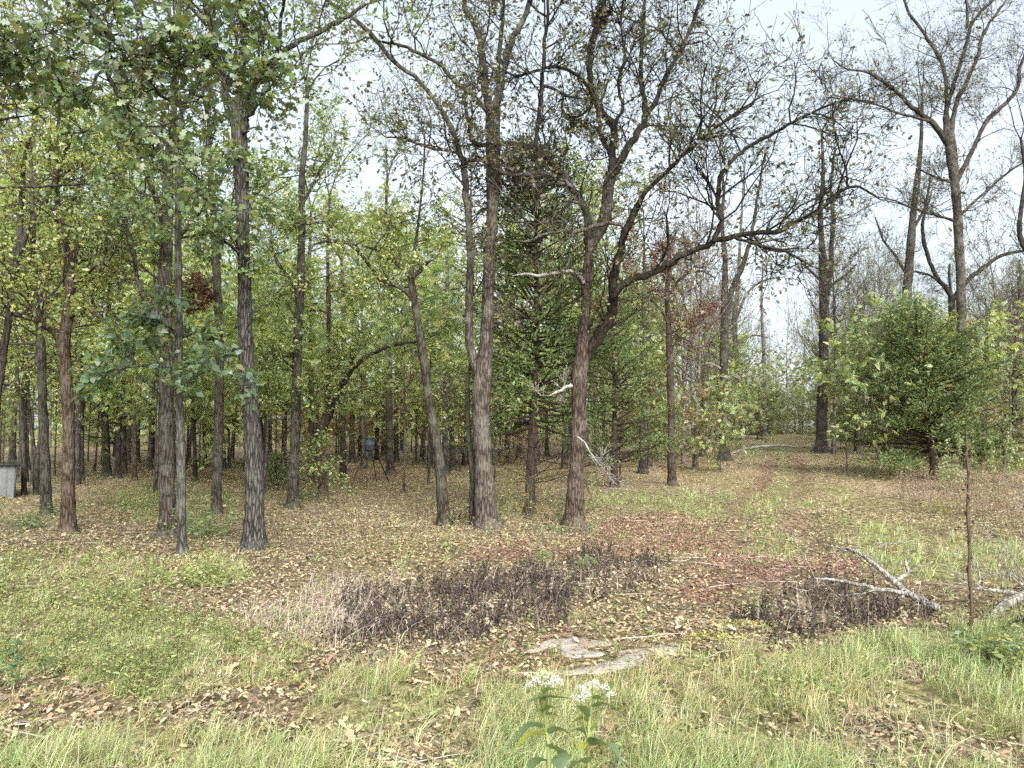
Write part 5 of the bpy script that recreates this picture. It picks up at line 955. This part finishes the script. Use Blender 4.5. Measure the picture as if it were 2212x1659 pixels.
# stump
c = G(755, 1068); root = empty('stump', c); tag(root, 'small sawn stump at the foot of the feeder tripod', 'stump'); s = c[1] / F0
lathe([(.085, c[2] - .05), (.075, c[2] + .05), (.07, c[2] + .15), (.072, c[2] + .235)], 'stump_body', M_BARK, root, c[0], c[1], 14).color = (.7, .65, .55, 1)
lathe([(.072, c[2] + .235), (.06, c[2] + .242), (.001, c[2] + .24)], 'cut_face', M_PALE, root, c[0], c[1], 14)

# shed at the left edge
c = G(38, 1076); root = empty('shed', c); tag(root, 'small grey metal shed with dark flat roof at the left picture edge', 'shed')
M_GALV = plain('galvanised_sheet', (.15, .155, .155), .55, .25, .22, 2.2); M_DARK = plain('dark_roofing', (.04, .042, .045), .6)
Y = c[1]; ht = float(P(31, 1006, Y)[2]) - c[2]; Wd, Dp = 2.4, 1.6; xr = 0.0
root.location = (float(P(32, 1040, Y)[0]), Y, c[2]); root.rotation_euler = (0, 0, math.atan2(-root.location.x, Y) + radians(4)); z0, z1 = -.06, ht
def shed_part(mb, name, mat):
    o = bpy.data.objects.new(name, mb.mesh(name, mat, (0, 0, 0), False)); COL.objects.link(o); o.parent = root; return o
def boxv(mb, x0, x1, y0, y1, z0, z1, dz=0.0):
    v = [(x0, y0, z0), (x1, y0, z0), (x1, y1, z0), (x0, y1, z0), (x0, y0, z1), (x1, y0, z1 + dz), (x1, y1, z1 + dz), (x0, y1, z1)]
    mb.add(v, [(0, 3, 2, 1), (4, 5, 6, 7), (0, 1, 5, 4), (1, 2, 6, 5), (2, 3, 7, 6), (3, 0, 4, 7)])
def corr(name, p0, p1):
    mb = MB(); n_ = 90; t = np.linspace(0, 1, n_); p0 = np.array(p0); p1 = np.array(p1); q = p0 + (p1 - p0) * t[:, None]; nn = np.array([-(p1 - p0)[1], (p1 - p0)[0]]); nn = nn / np.linalg.norm(nn)
    q = q + nn * (-.006 * np.sign(np.sin(t * np.linalg.norm(p1 - p0) / .24 * pi)))[:, None]
    V = np.concatenate([np.column_stack([q, np.full(n_, z0)]), np.column_stack([q, np.full(n_, z1)])]); i = np.arange(n_ - 1)
    mb.add(V, np.stack([i, i + 1, i + 1 + n_, i + n_], -1)); shed_part(mb, name, M_GALV)
corr('wall_panel', (-Wd, 0), (0, 0)); corr('wall_panel', (0, 0), (0, Dp)); corr('wall_panel', (0, Dp), (-Wd, Dp)); corr('wall_panel', (-Wd, Dp), (-Wd, 0))
mb = MB(); boxv(mb, -.02, .035, -.03, .03, z0, z1); shed_part(mb, 'corner_post', M_DARK)
mb = MB(); boxv(mb, -Wd - .1, .14, -.12, Dp + .12, z1 + .002, z1 + .03, .035); shed_part(mb, 'roof', M_DARK)

# nest high in the crooked oak
Y = G(1239, 1137)[1] + .2; c = P(1297, 38, Y); mb = MB(); paths = []
for k in range(150):
    a = R.uniform(0, 6.28); e = R.gauss(0, .5); r_ = R.uniform(.05, .2); q = (c[0] + r_ * cos(a) * .8, c[1] + r_ * sin(a), c[2] + r_ * e * 1.6)
    d = unit(R.gauss(0, 1), R.gauss(0, 1), R.gauss(0, .7)); L = R.uniform(.12, .3); pts = [tuple(q[i] + d[i] * L * (t - .5) + R.gauss(0, .012) for i in range(3)) for t in (0, .33, .66, 1)]; paths.append((pts, [.007, .006, .005, .003], 3))
flush(mb, paths, (.06, .045, .04)); leaves(mb, c + rng.normal(size=(260, 3)) * np.array([.1, .1, .15]), .12, pick([(.07, .05, .045), (.10, .07, .055)], 260), LEAF_OAK_S)
tag(mb.build('leaf_nest', M_DRY, loc=c), 'dark ragged leaf nest high in the great crooked oak', 'nest')

# white flowered plants in front
def zp(x, y): return (1500 + x / 4.6875) * .72, (1950 + y / 4.6875) * .72
M_PETAL = leaf_material('white_petal', .3, .02); M_STEM = plain('green_stem', (.2, .23, .07), .6, 0, .25, 20)
def frost_plant(label, Y, stem, heads, lv, greens):
    s = np.array([zp(a, b) for a, b in stem]); top = P(s[-1, 0], s[-1, 1], Y); low = P(s[0, 0], s[0, 1], Y); b = np.array([low[0] - .02, Y + .03, float(hgt(low[0], Y))])
    root = empty('white_flowering_plant', b); tag(root, label, 'plant')
    p = np.vstack([b - [0, 0, .05], (b + low) / 2 + [.01, 0, 0], P(s[:, 0], s[:, 1], Y)]); mb = MB(); q = smooth_path(p, 26); tubes(mb, q[None], np.linspace(.0135, .0055, 26)[None], 9, lump=.06); st_ = mb.build('stem', M_STEM, root)
    for (hx, hy), wht in [(h, 1) for h in heads] + [(g, 0) for g in greens]:
        u, v = zp(hx, hy); c = P(u, v, Y + R.uniform(-.05, .05)); zc = [i for i in range(14, 26) if q[i][2] < c[2] - .02] or [20]; j = q[max(zc[-1] - R.randrange(0, 3), 12)]; mb = MB(); mid = (c + j) / 2 + np.array([(c[0] - j[0]) * .25, 0, -.012])
        tubes(mb, smooth_path(np.vstack([j, mid, c]), 7)[None], np.linspace(.003, .0018, 7)[None], 5); mb.build('flower_stalk', M_STEM, root)
        mb = MB(); n_ = 40; d = nrm(rng.normal(size=(n_, 3)) * np.array([1, 1, .55]) + np.array([0, 0, .25])); pos = c + d * np.array([.013, .013, .007]) * rng.uniform(.5, 1.1, (n_, 1))
        leaves(mb, pos, rng.uniform(.005, .0095, n_), pick([(.60, .60, .585), (.54, .54, .53), (.64, .63, .57)] if wht else [(.42, .5, .24), (.55, .58, .38)], n_, .05), LEAF_OVAL, d + rng.normal(size=(n_, 3)) * .5, d); hd = mb.build('flower_head', M_PETAL, root)
        mb = MB(); leaves(mb, c + rng.normal(size=(14, 3)) * .007 - [0, 0, .008], .013, pick([(.2, .25, .09)], 14), LEAF_OVAL); mb.build('bract', M_LEAF, hd)
    for (ax_, ay_), (mx_, my_), (tx_, ty_), w_, cc in lv:
        pts = np.array([zp(ax_, ay_), zp(mx_, my_), zp(tx_, ty_)]); yo = R.uniform(-.08, .03); a3 = np.array([P(pts[i, 0], pts[i, 1], Y + yo * i) for i in range(3)]); sp_ = smooth_path(a3, 9); t = np.linspace(0, 1, 9)
        ww = 1.4 * w_ * np.sin(np.clip(t * .92 + .06, 0, 1) * pi) ** .8 * (1 - .25 * t); tg = nrm(np.gradient(sp_, axis=0)); sd_ = nrm(np.cross(tg, np.array([0, .55, .8]))); up_ = np.cross(sd_, tg)
        V = np.stack([sp_ - sd_ * ww[:, None] + up_ * ww[:, None] * .3, sp_, sp_ + sd_ * ww[:, None] + up_ * ww[:, None] * .3], 1).reshape(-1, 3); F = []
        for i in range(8): F += [(3 * i, 3 * i + 1, 3 * i + 4, 3 * i + 3), (3 * i + 1, 3 * i + 2, 3 * i + 5, 3 * i + 4)]
        mb = MB(); mb.add(V, F, cc); mb.build('leaf', M_LEAF, root)
    return root
LB, LG, LY = (.14, .20, .10), (.17, .24, .08), (.33, .36, .07)
frost_plant('white-flowered weed in front, the taller of two, its blossoms in one cluster', 2.6, [(690, 1659), (660, 1200), (630, 900), (605, 600), (600, 420)],
    [(420, 500), (450, 470), (500, 420), (530, 410), (620, 470), (640, 420), (680, 390), (720, 460), (770, 430), (790, 400), (840, 440), (740, 490), (590, 470)],
    [((625, 1090), (420, 1090), (185, 1330), .024, LB), ((640, 1190), (440, 1210), (230, 1380), .022, LY), ((680, 1190), (820, 1120), (1000, 1190), .018, LB), ((690, 1380), (800, 1430), (850, 1700), .034, LB), ((670, 1560), (520, 1580), (400, 1700), .024, LB),
     ((615, 690), (520, 690), (380, 770), .018, LB), ((612, 690), (720, 670), (1050, 690), .012, LB), ((625, 850), (740, 800), (830, 820), .012, LG), ((622, 860), (540, 840), (470, 870), .011, LG), ((600, 600), (720, 550), (830, 560), .012, LG), ((630, 930), (740, 910), (840, 950), .013, LG)],
    [(590, 290), (450, 350), (720, 330), (560, 350), (650, 330), (500, 520), (560, 560)])
frost_plant('white-flowered weed in front, the shorter of two, with scattered blossoms', 2.72, [(1245, 1659), (1245, 1200), (1260, 950), (1290, 800), (1330, 660)],
    [(1090, 650), (1130, 680), (1160, 670), (1110, 545), (1150, 540), (1210, 590), (1220, 520), (1300, 475), (1340, 460), (1400, 520), (1450, 515), (1490, 530), (1470, 600), (1510, 600), (1560, 620), (1210, 625)],
    [((1270, 1350), (1500, 1340), (1740, 1640), .034, LB), ((1240, 1290), (1180, 1350), (1150, 1420), .014, LY), ((1230, 1600), (1120, 1580), (960, 1700), .03, LB), ((1300, 810), (1480, 770), (1740, 900), .016, LB), ((1255, 960), (1160, 820), (980, 800), .013, LB), ((1255, 1010), (1160, 970), (1010, 1020), .016, LG),
     ((1260, 1150), (1330, 1080), (1350, 1010), .008, LG), ((1235, 1190), (1090, 1120), (960, 1170), .014, LB), ((1245, 1290), (1330, 1240), (1370, 1250), .012, LB), ((1500, 620), (1560, 520), (1600, 440), .01, LG), ((1330, 690), (1420, 650), (1460, 660), .012, LG)],
    [(1040, 790), (1420, 870), (1380, 680), (1310, 640), (1250, 700)])

# single leafy plants and bushes
def plant(name, label, uv, hpx, n_st, k, size, pal, spread, cat='plant', tmpl=LEAF_OVAL, stem=((.14, .17, .07),), rad=.004, droop=0., lean=.25, group=None, mat=None):
    c = G(*uv); H = hpx / F0 * c[1]; root = empty(name, c); tag(root, label, cat, group); mb = MB(); x = c[0] + rng.normal(size=n_st) * spread; y = c[1] + rng.normal(size=n_st) * spread
    b = np.stack([x, y, hgt(x, y) - .02], -1); d = np.stack([(x - c[0]) * .5 / max(spread, .01) * lean + rng.normal(size=n_st) * lean, rng.normal(size=n_st) * lean, np.ones(n_st)], -1); d = nrm(d); L = H * rng.uniform(.6, 1.05, n_st)
    pts = b[:, None] + d[:, None] * (L[:, None] * np.linspace(0, 1, 5))[..., None]; pts[:, 2:, :2] += rng.normal(size=(n_st, 3, 2)) * L[:, None, None] * .03
    tubes(mb, pts, np.full((n_st, 5), rad) * np.array([1.2, 1, .85, .65, .35]), 4, pick(stem, n_st)); sto = mb.build('stem', M_STALK, root); sto['kind'] = 'stuff'
    t = rng.uniform(.15, 1, (n_st, k)); i = np.minimum((t * 4).astype(int), 3); f = t * 4 - i; ar = np.arange(n_st)[:, None]; pos = pts[ar, i] * (1 - f[..., None]) + pts[ar, i + 1] * f[..., None]; pos = pos.reshape(-1, 3)
    a = rng.uniform(0, 2 * pi, len(pos)); dd = np.stack([np.cos(a), np.sin(a), rng.uniform(-.3, .5, len(pos)) - droop], -1); ml = MB()
    leaves(ml, pos + dd * size * .1, size * rng.uniform(.6, 1.25, len(pos)) * (1.1 - .35 * t.ravel()), pick(pal, len(pos)), tmpl, dd); ml.build('foliage', mat or M_LEAF, root); return root
PAL_PALE = [(.27, .33, .13), (.33, .38, .17), (.22, .28, .10), (.38, .40, .20)]
for i, (uv, h, ns_, lab) in enumerate((((2052, 1060), 130, 14, 'pale yellow-green leafy weed under the wide bright green cedar, left of three'), ((2118, 1040), 118, 9, 'drooping pale green weed, middle of the three by the cedar'), ((2160, 1042), 128, 9, 'drooping pale green weed at far right, last of the three'))):
    plant('leafy_weed', lab, uv, h, ns_, 26, .14 if i == 0 else .16, PAL_PALE, .28 if i == 0 else .2, droop=.35 if i == 0 else .9, lean=.10, rad=.007)
plant('leafy_weed', 'pale weed standing just right of the last drooping one at the edge', (2205, 1030), 90, 6, 24, .15, PAL_PALE, .15, droop=.5, lean=.1)
for uv, h, ns_, k, sz, pal, sp_, lab in (
    ((66, 1142), 40, 26, 16, .09, PAL_MID + PAL_BLUE, .25, 'round dark green bush left of the reddish trunk foot'), ((440, 1160), 75, 30, 20, .10, PAL_MID, .28, 'green bush between lichened trunk and furrowed oak'),
    ((104, 1112), 30, 14, 12, .09, PAL_MID, .18, 'tuft of leaves at the foot of the slim mossy tree'), ((300, 1095), 45, 34, 12, .09, PAL_WEED, .4, 'bright green weed patch in the left middle distance'),
    ((430, 1262), 58, 42, 14, .075, PAL_WEED, .26, 'bright green weed clump in front of the thin lichened trunk'), ((660, 1078), 30, 20, 14, .09, PAL_DK, .25, 'dark low bush right of the leafy-sprouted trunk foot'),
    ((1062, 1135), 95, 16, 18, .085, PAL_MID + PAL_BLUE, .16, 'ivy-like leaves clinging to the foot of the twin-stemmed oak'), ((1105, 1120), 110, 26, 12, .08, PAL_OL + PAL_GOLD, .4, 'thin olive saplings between twin-stemmed oak and tall dark cedar'),
    ((1200, 1125), 110, 24, 12, .08, PAL_OL + PAL_GOLD, .35, 'thin olive saplings left of the great crooked oak foot'), ((1285, 1110), 100, 12, 16, .09, PAL_PALE, .22, 'pale green seedling leaves right of the great crooked oak foot'),
    ((1195, 1150), 22, 8, 10, .10, PAL_BLUE, .12, 'small green sprout in front of the tall dark cedar foot'), ((1270, 1145), 20, 7, 10, .10, PAL_BLUE, .1, 'small green sprout beside the great crooked oak foot'),
    ((965, 1190), 60, 3, 8, .14, PAL_GOLD + PAL_PALE, .05, 'single yellow-green seedling in front of the leaning dark tree'), ((1630, 1320), 30, 6, 10, .08, PAL_PALE, .15, 'small weed by the track edge above the yellow moss'),
    ((2180, 1440), 75, 30, 18, .09, PAL_BLUE + PAL_WEED, .25, 'dark green leafy plant in front of the rotting log'), ((1735, 1500), 70, 40, 8, .06, PAL_WEED, .14, 'bright green bushy tuft in the right foreground grass'),
    ((630, 1345), 34, 14, 14, .07, PAL_GREY + PAL_WEED, .16, 'greyish green tuft among the bleached grass'), ((2150, 1085), 50, 14, 12, .09, PAL_PALE, .3, 'green sprouts below the drooping pale weeds'),
    ((1780, 975), 55, 20, 14, .1, PAL_BR + PAL_OL, .35, 'brown brushy growth around the dark double trunk foot'), ((1880, 1030), 40, 10, 12, .1, PAL_BLUE, .25, 'pale green sprout left of the wide bright green cedar foot'),
    ((2030, 1110), 40, 8, 10, .1, PAL_GOLD, .15, 'yellow-green sprout on the litter right of the track'), ((230, 1490), 175, 6, 10, .05, PAL_OL, .12, 'tall thin dark-stemmed weed in the left foreground'),
    ((45, 1480), 120, 9, 12, .08, PAL_BLUE, .2, 'blue-green leafy weed at the left foreground edge')):
    plant('bush' if k >= 16 or sz > .088 else 'weed', lab, uv, h, ns_, k, sz, pal, sp_, 'bush' if 'bush' in lab else 'plant', lean=.3)
# dried tall stalk wrapped in dead vine
c = G(2098, 1372); root = empty('dead_stalk', c); tag(root, 'tall brown dead stalk wrapped in dry vine, in front of the grey log', 'stalk')
pt, rd = path3([(2098, 1372, 8), (2099, 1300, 7), (2093, 1240, 7.5), (2095, 1180, 6), (2090, 1100, 6.5), (2093, 1040, 5), (2089, 990, 4.5), (2087, 935, 2)], c[1], .1, n=16); mb = MB(); tubes(mb, pt[None], rd[None], 8, pick([(.085, .06, .042)], 1), .3); mb.build('stem', M_STALK, root)
th = np.linspace(0, 46, 150); ss = np.linspace(0, 1, 150); q = np.stack([np.interp(ss, np.linspace(0, 1, 16), pt[:, a]) for a in range(3)], -1); rr = np.interp(ss, np.linspace(0, 1, 16), rd) * 1.3
q[:, 0] += rr * np.cos(th); q[:, 1] += rr * np.sin(th); mb = MB(); tubes(mb, q[None], np.full((1, 150), .006), 5, pick([(.12, .085, .055)], 1)); leaves(mb, q[::2] + rng.normal(size=(75, 3)) * .015, .05, pick([(.1, .07, .045), (.15, .11, .07)], 75), LEAF_DRY); mb.build('vine', M_STALK, root)
# slender dark grass stems in the foreground
for i, (u, v, h) in enumerate(((170 + 1024 * .0, 1500, 0),)): pass
